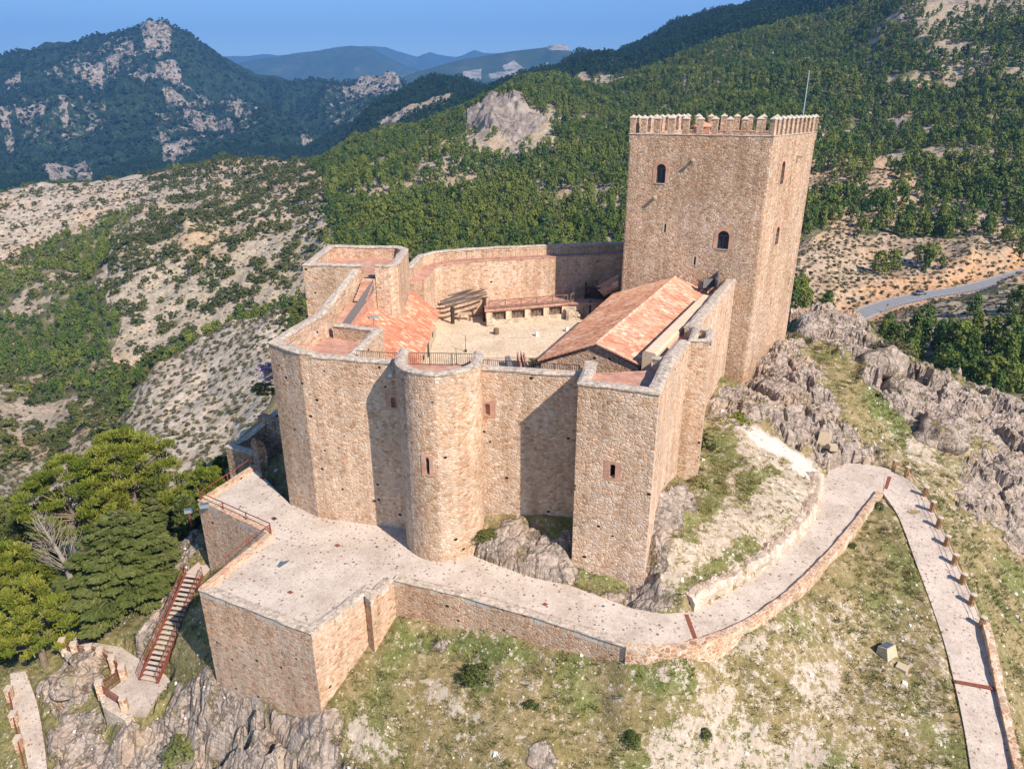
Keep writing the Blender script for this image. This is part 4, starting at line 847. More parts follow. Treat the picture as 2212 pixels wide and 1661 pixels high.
mm = MB(); mm.tube([(18.3, 79.8, KZ - .7), (18.3, 79.8, KZ + 1.0), (18.5, 79.9, KZ + 1.15), (18.9, 79.75, KZ + 1.15), (19.1, 79.6, KZ + 1.0), (19.1, 79.6, KZ - .7)], .035); wrel(mm.build('ladder_rail', M['iron'], keep), keep)
fp = MB(); fp.tube([(32.2, 84.0, KZ - .8), (32.2, 84.0, KZ + 3), (32.2, 84.0, KZ + 6.3)], [.07, .06, .045], 8); fo = fp.build('flagpole', M['steel']); tag(fo, 'slim bare metal flagpole rising from the back corner of the keep roof', 'flagpole')
# generic tower / curtain
def tower(name, label, poly, z0, z1, th, floor=None, closed=True, m='wall', mf='brick_floor', cope=.16, openings=(), gap=None, cat='tower'):
    cxy = np.mean([p[:2] for p in poly], 0); t = empty(name, (cxy[0], cxy[1], 0), label, cat)
    mb, pts, N, b = wall_mb(poly, z0, z1, th, closed); wo = wrel(mb.build('wall', M[m], t), t)
    if cope: wrel(cope_mb(pts, N, b, th, closed, h=cope).build('coping', M['cap'], t), t)
    if floor is not None:
        fm = MB(); fm.prism([tuple(p) for p in inset(poly, th * .5)] if closed else poly, floor - .4, floor); wrel(fm.build('floor', M[mf], t), t)
    if openings:
        cu = MB()
        for (px_, py_, A, B, wd, ht, arch, sur, sw) in openings:
            f = Face(A, B); c = onface(px_, py_, A, B); wn = opening(f, cu, c, wd, ht, arch, t, surround=sur, sw=sw); wn.location = [c[i] - t.location[i] for i in range(3)]
        boolean(wo, cu)
    return t
# west tower
T1 = [(-20.5, 68.9), (-11.9, 68.0), (-11.2, 69.0), (-11.2, 76.6), (-12.2, 78.2), (-20.4, 79.0)]
t1 = empty('west_tower', (-16, 73, 0), 'broad square wall tower with open brick deck at the back left of the castle', 'tower')
gapA, gapB = (-14.6, 68.28), (-13.3, 68.15)
seq = [gapB] + T1[1:] + [T1[0], gapA]
mb, pts, N, b = wall_mb(seq, 4, 18.0, .75, False); wrel(mb.build('wall', M['wall'], t1), t1); wrel(cope_mb(pts, N, b, .75).build('coping', M['cap'], t1), t1)
mb = MB(); mb.box((-13.95, 68.6, 10.4), (1.5, .74, 12.8)); wrel(mb.build('threshold', M['wall'], t1), t1)
mb = MB(); mb.prism(inset(T1, .3), 16.2, 16.8); wrel(mb.build('floor', M['brick_floor'], t1), t1)
mb = MB()
for k in range(7): mb.box((-14.05 - k * .06, 68.0 - k * .34, 16.55 - k * .2), (1.25, .36, .22), .1)
wrel(mb.build('steps', M['brick'], t1), t1)
# corner tower
T2 = [(-19.6, 54.3), (-16.5, 52.0), (-12.6, 51.25), (-11.0, 58.2), (-15.4, 60.0), (-17.8, 61.6)]
t2 = empty('corner_tower', (-15.5, 56, 0), 'low corner tower with brick deck and stone parapet at the left front of the castle', 'tower')
mb, pts, N, b = wall_mb([T2[5], T2[0], T2[1], (-15.4, 51.75)], -1, [15.0, 15.0, 14.8, 14.7], .8, False); wrel(mb.build('wall', M['wall'], t2), t2); wrel(cope_mb(pts, N, b, .8).build('coping', M['cap'], t2), t2)
mb, pts, N, b = wall_mb([(-12.5, 53.2), T2[3], T2[4]], 8, [14.0, 14.75, 14.75], .7, False); wrel(mb.build('wall', M['wall'], t2), t2); wrel(cope_mb(pts, N, b, .7).build('coping', M['cap'], t2), t2)
mb, pts, N, b = wall_mb([(-17.9, 53.6), (-16.0, 60.4)], 13, [14.6, 14.7], .5, False); wrel(mb.build('divider', M['wall'], t2), t2)
mb = MB(); mb.prism(inset(T2, .3), 12.5, 13.6); wrel(mb.build('floor', M['brick_floor'], t2), t2)
# stair wall between the two towers
sw_ = empty('west_curtain_wall', (-16, 65, 0), 'rising stone wall with a stair walk linking corner tower and west tower', 'wall')
mb, pts, N, b = wall_mb([(-15.6, 68.4), (-17.6, 61.4)], -2, [17.6, 15.0], .7, False); wrel(mb.build('wall', M['wall'], sw_), sw_); wrel(cope_mb(pts, N, b, .7).build('coping', M['cap'], sw_), sw_)
mb = MB(); mb.add([(-15, 68.3, 15.6), (-13.7, 68.1, 15.6), (-15.1, 60.2, 13.7), (-16.6, 60.6, 13.7), (-15, 68.3, 10), (-13.7, 68.1, 10), (-15.1, 60.2, 10), (-16.6, 60.6, 10)], [(0, 1, 2, 3), (4, 7, 6, 5), (0, 4, 5, 1), (1, 5, 6, 2), (2, 6, 7, 3), (3, 7, 4, 0)]); wrel(mb.build('stair_walk', M['brick_floor'], sw_), sw_)
mb = MB(); mb.add([(-13.55, 68.0, 15.7), (-15.0, 60.6, 13.75), (-15.0, 60.6, 14.75), (-13.55, 68.0, 16.8), (-13.5, 68.0, 15.7), (-14.95, 60.6, 13.75), (-14.95, 60.6, 14.75), (-13.5, 68.0, 16.8)], [(0, 1, 2, 3), (7, 6, 5, 4), (0, 4, 5, 1), (1, 5, 6, 2), (2, 6, 7, 3), (3, 7, 4, 0)]); wrel(mb.build('side_panel', M['grey_board'], sw_), sw_)
mb = MB(); q = P(806, 678, 15.0); mb.box((q[0], q[1], 14.7), (.9, .5, .12), .6); mb.box((q[0], q[1], 14.2), (.1, .1, 1.0)); ib = mb.build('info_panel', M['steel']); tag(ib, 'small tilted grey information panel beside the stair walk', 'information panel')
# left front curtain
cwl = tower('front_left_curtain_wall', 'high rubble curtain wall between the corner tower and the round tower', [(-15.6, 51.75), (-8.3, 50.1)], -1.5, 14.55, .8, closed=False, openings=[(851, 880, (-15.6, 51.75), (-8.3, 50.1), .42, .85, True, 'brick', .45)], cat='wall')
mb = MB(); mb.prism([(-12.6, 51.6), (-8, 50.4), (-8, 52.6), (-12.4, 53.4)], 7, 13.6); wrel(mb.build('walkway', M['brick_floor'], cwl), cwl)
mb = MB(); q = onface(845, 803, (-15.6, 51.75), (-8.3, 50.1)); mb.bar((q[0], q[1] + .2, q[2]), (q[0], q[1] - .6, q[2] - .1), .3, .25); wrel(mb.build('water_spout', M['white'], cwl), cwl)
# round tower
RC = (-5.35, 48.9); RRAD = 3.15
arc = [(RC[0] + RRAD * math.cos(a), RC[1] + RRAD * math.sin(a)) for a in np.linspace(math.pi, 2 * math.pi, 21)]
rp = [(-8.5, 51.2), (-8.5, 50)] + arc[1:-1] + [(-2.2, 49.6), (-2.2, 50.6)]
q = onface(928, 1020, (-8.5, 45.9), (-2, 45.9))
t = empty('round_tower', (RC[0], RC[1], 0), 'half-round stone tower bulging from the middle of the front wall', 'tower')
mb, pts, N, b = wall_mb(rp, -1, 15.35, .62, False, step=.5); wo = wrel(mb.build('wall', M['wall'], t), t); wrel(cope_mb(pts, N, b, .62).build('coping', M['cap'], t), t)
a_, dy_, dz_ = ray(928, 1020); tt = 46.2 / dy_; q0 = (a_ * tt, 46.2, HC + dz_ * tt); th_ = math.atan2(q0[1] - RC[1], q0[0] - RC[0]); pc = (RC[0] + RRAD * math.cos(th_), RC[1] + RRAD * math.sin(th_), q0[2])
f = Face((pc[0] + math.sin(th_), pc[1] - math.cos(th_)), (pc[0] - math.sin(th_), pc[1] + math.cos(th_))); cu = MB(); wn = opening(f, cu, pc, .32, 1.45, 'point', t, surround='brick', sw=.3); wn.location = [pc[i] - t.location[i] for i in range(3)]; boolean(wo, cu)
mb = MB(); mb.prism([(-8.2, 51.2)] + [(RC[0] + (RRAD - .3) * math.cos(a), RC[1] + (RRAD - .3) * math.sin(a)) for a in np.linspace(math.pi, 2 * math.pi, 15)] + [(-2.5, 51)], 13, 14.25); wrel(mb.build('floor', M['brick_floor'], t), t)
# right front curtain
A_, B_ = (-2.4, 49.1), (5.0, 47.65)
cwr = tower('front_right_curtain_wall', 'high rubble curtain wall between the round tower and the square bastion, half in shadow', [A_, B_], -1.5, 14.55, .8, closed=False, openings=[(1053, 897, A_, B_, .42, .95, True, 'brick', .42)], cat='wall')
mb = MB(); mb.prism([(-2.3, 49.4), (5, 48.1), (9.5, 49), (9.5, 50.6), (-2.2, 51.2)], 7, 13.6); wrel(mb.build('walkway', M['brick_floor'], cwr), cwr)
# bastion
BP = [(5.5, 49.4), (4.45, 44.3), (9.55, 42.5), (12.0, 49.4)]
bas = tower('square_bastion', 'tall square corner bastion with brick deck at the right front of the castle', [(5.4, 48.6), (4.45, 44.3), (9.55, 42.5), (12.1, 49.6)], -2.5, 15.3, .75, closed=False, openings=[(1322, 1032, BP[1], BP[2], .38, 1.05, True, 'brick', .42), (1421, 925, BP[2], BP[3], .14, 1.6, None, None, .1)], cat='tower')
mb = MB(); mb.prism([(5.5, 48.8), (4.9, 44.7), (9.2, 43.1), (11.4, 49.6)], 13.5, 14.35); wrel(mb.build('floor', M['brick_floor'], bas), bas)
# right side walls
rw = empty('right_curtain_wall', (14, 54, 0), 'sunlit curtain wall from the square bastion up to the small turret', 'wall')
mb, pts, N, b = wall_mb([(12.05, 49.65), (14.3, 54.3)], 0, 14.9, .9, False); wrel(mb.build('wall', M['wall'], rw), rw); wrel(cope_mb(pts, N, b, .9).build('coping', M['cap'], rw), rw)
mb, pts, N, b = wall_mb([(11.9, 49.8), (10.6, 50.3)], 13, 15.1, .6, False); wrel(mb.build('cross_wall', M['wall'], rw), rw); wrel(cope_mb(pts, N, b, .6).build('coping', M['cap'], rw), rw)
tt_ = tower('small_turret', 'narrow square turret projecting halfway along the sunlit right wall', [(14.25, 54.35), (16.0, 54.1), (17.0, 57.2), (15.5, 57.95)], 0, 15.0, .5, floor=14.3, closed=True)
rw2 = empty('upper_right_curtain_wall', (19, 65, 0), 'long sunlit curtain wall climbing from the small turret to the keep', 'wall')
mb, pts, N, b = wall_mb([(15.6, 57.9), (23.9, 74.6)], 0, [14.9, 15.1], .9, False); w2 = wrel(mb.build('wall', M['wall'], rw2), rw2); wrel(cope_mb(pts, N, b, .9).build('coping', M['cap'], rw2), rw2)
cu = MB(); c = onface(1573, 775, (15.6, 57.9), (23.9, 74.6)); c = onface(1546, 770, (15.6, 57.9), (23.9, 74.6)); wn = opening(Face((15.6, 57.9), (23.9, 74.6)), cu, c, .16, 2.0, None, rw2, surround=None); wn.location = [c[i] - rw2.location[i] for i in range(3)]; boolean(w2, cu)
mb = MB(); mb.prism([(10.9, 50.4), (11.8, 50.2), (13.8, 54.4), (15.1, 58), (23.2, 74.6), (22, 75.5), (13.0, 57.5)], 10, 14.0); wrel(mb.build('walkway', M['brick_floor'], rw2), rw2)
# rear wall
rr = empty('rear_curtain_wall', (0, 87, 8), 'long rear curtain wall with brick wall walk, partly shaded by the keep', 'wall')
RW = [(14.5, 91.4), (6.5, 89.8), (0, 88.3), (-6, 87.2), (-9.6, 86.0), (-11.2, 84.2), (-12.0, 78)]
mb, pts, N, b = wall_mb([(p[0], p[1]) for p in RW], 2, [16.1, 16.1, 16.1, 16.1, 16.0, 15.8, 15.6], .7, False)
wrel(mb.build('parapet', M['wall'], rr), rr); wrel(cope_mb(pts, N, b, .7).build('coping', M['cap'], rr), rr)
pi = [tuple(np.array(p[:2]) + n_ * .65) for p, n_ in zip(RW, normals2(RW))]
mb, pts, N, b = wall_mb(pi, 2, [14.95, 14.95, 14.95, 14.95, 14.8, 14.5, 14.3], 1.5, False, jit=.01); wrel(mb.build('wall', M['wall'], rr), rr)
mb = MB(); secs = [[(p[0] + n_[0] * u, p[1] + n_[1] * u, z + v) for u, v in ((0, .004), (1.56, .004), (1.56, .12), (0, .12))] for p, n_, z in zip(pts, N, b)]; mb.loft(secs); wrel(mb.build('walkway', M['brick_floor'], rr), rr)
def railing(name, label, line, h=1.0, sp=.16, post=2.0, m='iron', r=.018, group=None, mid=0, bars=True, pr=.03, parts=True):
    line = [np.array(p, float) for p in line]; t = empty(name, tuple(line[0]), label, 'railing', group)
    rl = MB(); ba = MB(); up = np.array([0, 0, h]); L = densify(line, post)
    rl.tube([p + up for p in line], pr * .9, 5)
    for k in range(mid): rl.tube([p + up * (k + 1) / (mid + 1) for p in line], pr * .6, 5)
    if bars: rl.tube([p + up * .1 for p in line], pr * .5, 4)
    wrel(rl.build('handrail', M[m], t), t)
    for p in L[:60]:
        pm = MB(); pm.tube([(0, 0, -.1), (0, 0, h)], pr, 5); o = pm.build('post', M[m], t); o.location = [p[i] - t.location[i] for i in range(3)]
    if bars:
        for p in densify(line, sp): ba.tube([p + up * .1, p + up], r, 4, caps=False)
        wrel(ba.build('bars', M[m], t), t)
    return t
railing('iron_railing', 'thin iron railing along the inner edge of the rear wall walk', [(p[0], p[1], z + .12) for p, z in zip([np.array(p[:2]) + n_ * 2.1 for p, n_ in zip(RW[:6], normals2(RW)[:6])], (14.95, 14.95, 14.95, 14.95, 14.8, 14.5))], 1.0, .3, 2.2, r=.008, pr=.018)
railing('iron_railing', 'iron railing behind the front wall walk, between round tower and square bastion', [(-2.2, 51.1, 13.6), (5.0, 49.9, 13.6), (5.2, 48.9, 13.6)])
railing('iron_railing', 'iron railing closing the deck of the round tower at the back', [(-7.9, 50.9, 14.25), (-2.9, 50.6, 14.25)])
railing('iron_railing', 'short iron railing on the left front wall walk beside the corner tower', [(-12.3, 53.2, 13.6), (-8.6, 52.5, 13.6)])
# courtyard
mb = MB(); mb.prism(inset([(-19, 60), (-16, 52.2), (-8, 50.4), (-2, 49.6), (5, 48.4), (10, 49), (14, 55), (24, 74.4), (12.6, 80), (12.6, 90), (0, 87.6), (-10, 84), (-12, 78), (-12, 68.5)], .3), 5.5, 8.0); tag(mb.build('courtyard', M['court']), kind='structure')
mb = MB()
for k in range(6):
    x0 = -4.5 + k * 1.9; mb.add([(x0, 58, 8.02), (x0 + .22, 58, 8.02), (x0 + .22, 69.8, 8.02), (x0, 69.8, 8.02)], [(0, 1, 2, 3)])
mb.add([(-4.6, 69.8, 8.02), (5.2, 69.8, 8.02), (5.2, 70.0, 8.02), (-4.6, 70.0, 8.02)], [(0, 1, 2, 3)]); tag(mb.build('brick_bands', M['brick_floor']), kind='structure')
mb = MB(); mb.add([(-4.6, 58, 8.008), (5.2, 58, 8.008), (5.2, 69.8, 8.008), (-4.6, 69.8, 8.008)], [(0, 1, 2, 3)]); tag(mb.build('court_pavement', M['slab']), kind='structure')
mb = MB(); rr_ = smooth_line([P(1150, 730, 8.0), P(1090, 733, 8.0), P(1060, 752, 8.0), P(1030, 775, 8)], 14); mb.strip([(p[0] - .13, p[1], 8.05) for p in rr_], [(p[0] + .13, p[1] + .1, 8.05) for p in rr_]); tag(mb.build('paving_kerb', M['slab'], fix=False), kind='structure')
# right hall
hall = empty('right_hall', (10, 62, 8), 'long stone hall with tiled gable roof built against the keep', 'building')
RF, RBk, LF, LBk, EF, EB = (6.87, 54.9, 14.63), (18.0, 77.0, 14.9), (2.3, 56.8, 12.5), (11.6, 79.0, 12.5), (10.3, 53.5, 13.3), (21.7, 75.4, 13.5)
RR1, RR2 = np.array(RF), np.array(RBk)
mb = MB(); body = [(2.5, 56.85), (10.2, 53.62), (21.4, 75.2), (12.2, 79.0)]
mb.add([(body[0][0], body[0][1], 7), (body[1][0], body[1][1], 7), (body[2][0], body[2][1], 7), (body[3][0], body[3][1], 7), (body[0][0], body[0][1], 12.25), (body[1][0], body[1][1], 13.0), (body[2][0], body[2][1], 13.2), (body[3][0], body[3][1], 12.25), (6.9, 55.03, 14.45), (17.9, 76.6, 14.6)],
       [(3, 2, 1, 0), (0, 1, 5, 8, 4), (1, 2, 6, 5), (2, 3, 7, 9, 6), (3, 0, 4, 7), (4, 8, 9, 7), (8, 5, 6, 9)]); wrel(mb.build('wall', M['wall'], hall), hall)
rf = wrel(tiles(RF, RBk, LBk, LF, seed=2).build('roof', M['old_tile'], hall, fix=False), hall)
wrel(tiles(RF, RBk, EB, EF, seed=3).build('roof', M['tile'], hall, fix=False), hall)
mb = MB(); n_ = 62
for k in range(n_):
    a = RR1 + (RR2 - RR1) * (k / n_); c = RR1 + (RR2 - RR1) * ((k + 1.15) / n_)
    mb.tube([a + np.array([0, 0, .02]), c + np.array([0, 0, .05])], [.16, .13], 8, tint=float(rng.random()) * .5 + .45)
wrel(mb.build('ridge_tiles', M['tile'], hall), hall)
mb = MB()
for s_, e_ in ((RF, LF), (RF, EF)):
    a = np.array(s_); c = np.array(e_); a = a + (a - c) * 0
    for k in range(14):
        mb.tube([a + (c - a) * k / 14 + np.array([-.05, -.1, .06]), a + (c - a) * (k + 1.1) / 14 + np.array([-.05, -.1, .02])], [.11, .13], 6, tint=float(rng.random()) * .4 + .3)
wrel(mb.build('verge_tiles', M['tile'], hall), hall)
lg = MB(); A_ = np.array([10.5, 53.0]); B_ = np.array([19.5, 70.6]); f = Face(A_, B_); secs = []
for k in range(20):
    c = A_ + (B_ - A_) * k / 19; z = 14.15; 
    secs.append([tuple(c + f.n * u) + (z + v,) for u, v in ((-.2, -1.5), (-.2, .35), (.0, .5), (.8, .42), (.95, .25), (.95, -1.5))])
lg.loft(secs); wrel(lg.build('ledge', M['stucco'], hall), hall)
mb = MB(); c = P(1530, 648, 14); mb.box((21.0, 74.3, 14.9), (1.6, .1, .9), .45); mb.box((21.6, 73.6, 15.0), (.1, 1.8, 1.1), -.1); mb.box((20.2, 74.6, 14.6), (.1, .9, 1.0), .2); mb.box((22.1, 74.8, 15.4), (.12, 1.6, 1.3), -.35)
o = mb.build('roof_hatch', M['grey_board']); tag(o, 'grey metal hatch boxes against the keep, at the top of the right wall walk', 'hatch')
# left hall
lh = empty('left_hall', (-12, 68, 8), 'stone hall with one sloping red tiled roof beside the west tower', 'building')
mb = MB(); mb.add([(-15.2, 60, 7), (-9.0, 58.5, 7), (-8.7, 77.6, 7), (-13.2, 77, 7), (-15.2, 60, 12.8), (-9.0, 58.5, 10.0), (-8.7, 77.4, 10.0), (-13.2, 77, 14.2)], [(3, 2, 1, 0), (4, 5, 6, 7), (0, 1, 5, 4), (1, 2, 6, 5), (2, 3, 7, 6), (3, 0, 4, 7)]); wo = wrel(mb.build('wall', M['pale_wall'], lh), lh)
wrel(tiles((-15.2, 59.4, 13.4), (-13.0, 77.0, 15.0), (-8.2, 77.6, 10.6), (-8.5, 58.2, 10.6), seed=5, sp=.27, sl=.3).build('roof', M['left_tile'], lh, fix=False), lh)
mb = MB(); f = Face((-8.7, 77.4), (-9, 58.5))
for yy, zz, ww, hh in ((63, 8, 1.0, 2.0), (67, 8.9, .6, .7), (70.5, 8, 1.0, 2.0), (74.5, 8.9, .6, .7)):
    xx = -9 + (yy - 58.5) / 18.9 * .3; dm = MB(); dm.box((xx + .02, yy, zz + hh / 2), (.08, ww, hh)); wrel(dm.build('door' if hh > 1 else 'window', M['dark_wood'], lh), lh)
# arcade platform with cells
ar = empty('arcade_platform', (2, 83, 8), 'low brick platform with four bays of paired wooden hatches at the back of the courtyard', 'platform')
A_, B_ = np.array([-3.1, 81.4]), np.array([7.0, 84.6]); f = Face(A_, B_); L = np.linalg.norm(B_ - A_)
mb = MB(); mb.prism([tuple(A_), tuple(B_), (12.2, 84.5), (12.5, 90.6), (6, 89.4), (0, 87.8), (-3.4, 87)], 7.5, 9.75); wo = wrel(mb.build('wall', M['pale_wall'], ar), ar)
cu = MB(); bays = []
for k in range(4):
    x0 = .75 + k * 2.4; c = tuple(A_ + f.u * (x0 + .95)) + (8.55,); bays.append(c); f.slab(cu, c, [(-.9, 0), (.9, 0), (.9, 1.0), (-.9, 1.0)], .3, -.6)
boolean(wo, cu)
for c in bays:
    for s_ in (-.45, .45):
        dm = MB(); f.slab(dm, (0, 0, 0), [(s_ - .42, 0), (s_ + .42, 0), (s_ + .42, .98), (s_ - .42, .98)], -.35, -.42); d = dm.build('hatch', M['wood'], ar); d.location = [c[i] - ar.location[i] for i in range(3)]
        km = MB(); km.tube([f.at((0, 0, 0), s_, .55, -.30), f.at((0, 0, 0), s_, .55, -.345)], .13, 10); km.build('hole_disc', M['iron'], d)  # dark disc stands in for the shaded round hole in the hatch
mb = MB(); mb.prism([tuple(A_ + f.n * .22 - f.u * .2), tuple(B_ + f.n * .22), (12.4, 84.2), (12.6, 90.7), (6, 89.5), (0, 87.9), (-3.6, 87.1)], 9.76, 9.98); wrel(mb.build('deck', M['brick_floor'], ar), ar)
for k in range(5):
    mb = MB(); c = A_ + f.u * (.3 + k * 2.4); f.slab(mb, tuple(c) + (8.0,), [(-.22, .5), (.22, .5), (.22, 1.75), (-.22, 1.75)], .03, -.1); wrel(mb.build('pier', M['stucco'], ar), ar)
def cross_rail(name, label, a, b, n, h=1.0, m='wood'):
    a, b = np.array(a, float), np.array(b, float); t = empty(name, tuple(a), label, 'railing'); up = np.array([0, 0, h])
    mb = MB(); mb.bar(a + up, b + up, .1, .08); mb.bar(a + up * .1, b + up * .1, .08, .08); wrel(mb.build('handrail', M[m], t), t)
    for k in range(n + 1):
        p = a + (b - a) * k / n; mb = MB(); mb.bar(p, p + up * 1.02, .11, .11); wrel(mb.build('post', M[m], t), t)
    for k in range(n):
        p, q = a + (b - a) * k / n, a + (b - a) * (k + 1) / n; mb = MB(); mb.bar(p + up * .1, q + up, .05, .05); mb.bar(p + up, q + up * .1, .05, .05); wrel(mb.build('cross_brace', M[m], t), t)
cross_rail('timber_railing', 'weathered timber railing with crossed braces along the arcade platform edge', tuple(A_ + f.u * .4) + (9.98,), tuple(B_ - f.u * .2) + (9.98,), 5)
cross_rail('timber_railing', 'sloping timber railing beside the ramp to the dark timber shed', tuple(B_ + f.u * .2) + (9.98,), (10.6, 86.6, 11.3), 3)
# timber shed against the keep
sd = empty('timber_shed', (11.5, 85, 8), 'dark timber lean-to with a scrap of brown tiled roof beside the keep', 'shed')
mb = MB(); mb.box((10.6, 86.2, 10.7), (3.2, .12, 1.3), -.35); mb.box((9.2, 86.6, 10.9), (.25, .25, 2.2)); mb.box((10.4, 86.9, 9.4), (2.6, 1.6, .15), -.35); mb.bar((9.2, 86.0, 11.6), (12.2, 84.8, 11.5), .18, .18); wrel(mb.build('plank_wall', M['dark_wood'], sd), sd)
mb = MB(); mb.box((9.6, 84.6, 9.1), (.22, .22, 2.2)); mb.box((11.2, 83.4, 9.1), (.22, .22, 2.2)); mb.box((10.4, 84.9, 8.9), (2.2, .5, 1.8), -.5); wrel(mb.build('post', M['dark_wood'], sd), sd)
wrel(tiles((12.6, 82.4, 12.6), (13.2, 86.6, 13.0), (10.4, 86.6, 11.4), (11.0, 83.2, 11.2), sp=.24, seed=9).build('roof', M['old_tile'], sd, fix=False), sd)
def rubble_heap(name, label, line, h, th, m='old_wall', z=8.0, cat='ruined wall', jit=.25):
    ln = densify([p[:2] for p in line], .35); N = normals2(ln); mb = MB(); secs = []
    for i, (p, n_) in enumerate(zip(ln, N)):
        hh = (h[0] + (h[1] - h[0]) * i / max(1, len(ln) - 1)) * rng.uniform(.82, 1.12); j = lambda: rng.uniform(-jit, jit) * .5
        secs.append([tuple(p + n_ * (u + j())) + (z + v * hh + (j() if v > 0 else 0),) for u, v in ((0, 0), (.02, .35), (-.02, .7), (th * .2, 1), (th * .6, .95), (th, .7), (th, .35), (th, 0))])
    mb.loft(secs); o = mb.build(name, M[m]); return tag(o, label, cat)
rubble_heap('ruined_wall', 'crumbling rubble wall stub in front of the dark timber shed', [(8.6, 80.6), (11.2, 79.3), (12.3, 80.4)], (.9, 2.2), .8)
rubble_heap('ruined_wall', 'pale rubble stub at the right end of the arcade platform', [(6.6, 83.6), (8.3, 83.4)], (1.4, .7), .9, 'pale_wall')
rubble_heap('stone_block', 'pale square stone block at the left corner of the arcade platform', [(-3.0, 80.9), (-2.0, 81.0)], (1.0, .9), .7, 'pale_wall', cat='stone', jit=.12)
mb = MB(); c = P(1072, 722, 8); mb.tube([(c[0], c[1], 8), (c[0], c[1], 8.35), (c[0], c[1], 8.7)], [.3, .34, .3], 14); tag(mb.build('wooden_tub', M['wood']), 'small round wooden tub in front of the arcade platform', 'tub')
# pergola of long poles
pg = empty('pole_canopy', (-5, 82, 8), 'open canopy of long slanting weathered poles on a dark post', 'canopy')
for k, ((x0, y0), (x1, y1)) in enumerate((((968, 639), (1045, 620)), ((951, 651), (1049, 625)), ((952, 655), (1050, 631)), ((955, 659), (1052, 636)), ((962, 662), (1053, 642)))):
    a = PY(x0, y0, 83.5 - k * .5); c = PY(x1, y1, 86.2 - k * .6); mm_ = (np.array(a) + np.array(c)) / 2 + np.array([0, 0, .06]); mb = MB(); mb.tube([a, mm_, c], [.10, .12, .09], 7); wrel(mb.build('pole', M['dark_pole'], pg), pg)
for x, y, Y0 in ((977, 664, 82.3), (1046, 643, 83.3)):
    a = PY(x, y, Y0); mb = MB(); mb.tube([(a[0], a[1], 7.9), (a[0], a[1], a[2])], [.24, .26], 8); wrel(mb.build('post', M['dark_wood'], pg), pg)
tb = empty('timber_bench', tuple(P(1004, 692, 8)), 'rough timber bench on splayed legs under the pole canopy', 'bench')
mb = MB(); mb.box((0, 0, .85), (1.7, .7, .16), .1); mb.build('seat', M['wood_light'], tb)
for sx in (-.6, .6):
    for sy in (-.22, .22): mb = MB(); mb.bar((sx * 1.15, sy * 1.5, 0), (sx * .85, sy, .8), .12, .12); mb.build('leg', M['wood'], tb)
lt = empty('loading_ramp', tuple(P(1247, 690, 8)), 'pair of short leaning planks with a post, right of the arcade', 'timber frame')
mb = MB(); mb.bar((-1.0, .6, .9), (.3, -.5, .05), .3, .12); mb.build('plank', M['wood'], lt); mb = MB(); mb.bar((-.3, .9, 1.3), (.8, -.2, .1), .16, .12); mb.build('plank', M['wood'], lt); mb = MB(); mb.box((.75, -.1, .8), (.12, .12, 1.7)); mb.build('post', M['wood'], lt)
for (x, y, lb) in ((1235 - 10, 726 - 10, 'small grey stone marker standing alone in the courtyard'), (1160, 726, 'low white marker block on the courtyard cobbles')):
    c = P(x, y, 8); mb = MB(); mb.box((c[0], c[1], 8.25), (.35, .35, .5), .2, 0); tag(mb.build('marker_stone', M['white']), lb, 'stone')
mb = MB(); c = P(1006, 760, 8); mb.tube([(c[0], c[1], 8), (c[0], c[1], 9.9)], .03, 5); mb.box((c[0], c[1], 8.1), (.25, .25, .25)); tag(mb.build('thin_post', M['iron']), 'thin iron post standing in the courtyard near the left hall', 'post')
mb = MB(); c = P(986, 790, 8.); mb.tube([(c[0], c[1], 8), (c[0], c[1], 9.9)], .03, 5); mb.box((c[0], c[1], 8.1), (.25, .25, .25)); tag(mb.build('thin_post', M['iron']), 'thin iron post just behind the railing of the round tower', 'post')
# leaning display boards near the right hall gable
db = empty('stairwell_guard', (4.4, 63, 8), 'narrow stairwell walled with upright reddish boards in the courtyard', 'stairwell')
for k, (x, w_, mname, hh) in enumerate(((1124, .35, 'brick', 1.6), (1131, .18, 'wood_light', 1.9), (1137, .3, 'brick', 1.5))):
    a = P(x - 6, 768, 8.9); c = P(x + 4, 806, 8.9); mb = MB(); mb.bar((a[0], a[1], 8.5), (c[0], c[1], 8.5), w_ * .5, hh); wrel(mb.build('board', M[mname], db), db)
mb = MB(); a = P(1096, 775, 8.6); c = P(1103, 800, 8.6); mb.bar((a[0], a[1], 8.5), (c[0], c[1], 8.5), .5, .8); tag(mb.build('dark_bench', M['grey_board']), 'low dark slab bench on the striped courtyard pavement', 'bench')
for k in range(3):
    c = P(1023 + k * 5, 778 - k * 2.5, 8.8); mb = MB(); mb.box((c[0], c[1], 8.6), (.2, .5, 1.2), .1); tag(mb.build('brick_post', M['brick']), 'short brick post, %s of three at the left end of the striped pavement' % ('leftmost', 'middle', 'rightmost')[k], 'post')
# ---------------------------------------------------------------- terrace, ramp, paths
mb = MB(); mb.prism(ramp_poly, -.4, 0); tag(mb.build('terrace', M['pave']), kind='structure')
def rib(name, A, B, m, n=60, dz=.05, skirt=.5):
    A = smooth_line(A, n); B = smooth_line(B, n); mb = MB(); secs = []
    up = np.array([0, 0, dz])
    for a, b in zip(A, B): secs.append([tuple(a - np.array([0, 0, skirt]))] + [tuple(a + (b - a) * t + up) for t in np.linspace(0, 1, 9)] + [tuple(b - np.array([0, 0, skirt]))])
    mb.loft(secs); return tag(mb.build(name, m, smooth=False), kind='structure')
pl2 = [P(1908, 1066, .0)] + pathl3[1:]; fe2 = fence3
rib('lower_path', pl2, fe2, M['path'], dz=.05)
rib('side_path', [P(x, y, lz(y)) for x, y in LOWP_L], [P(x, y, lz(y)) for x, y in LOWP_R], M['path'], 24)
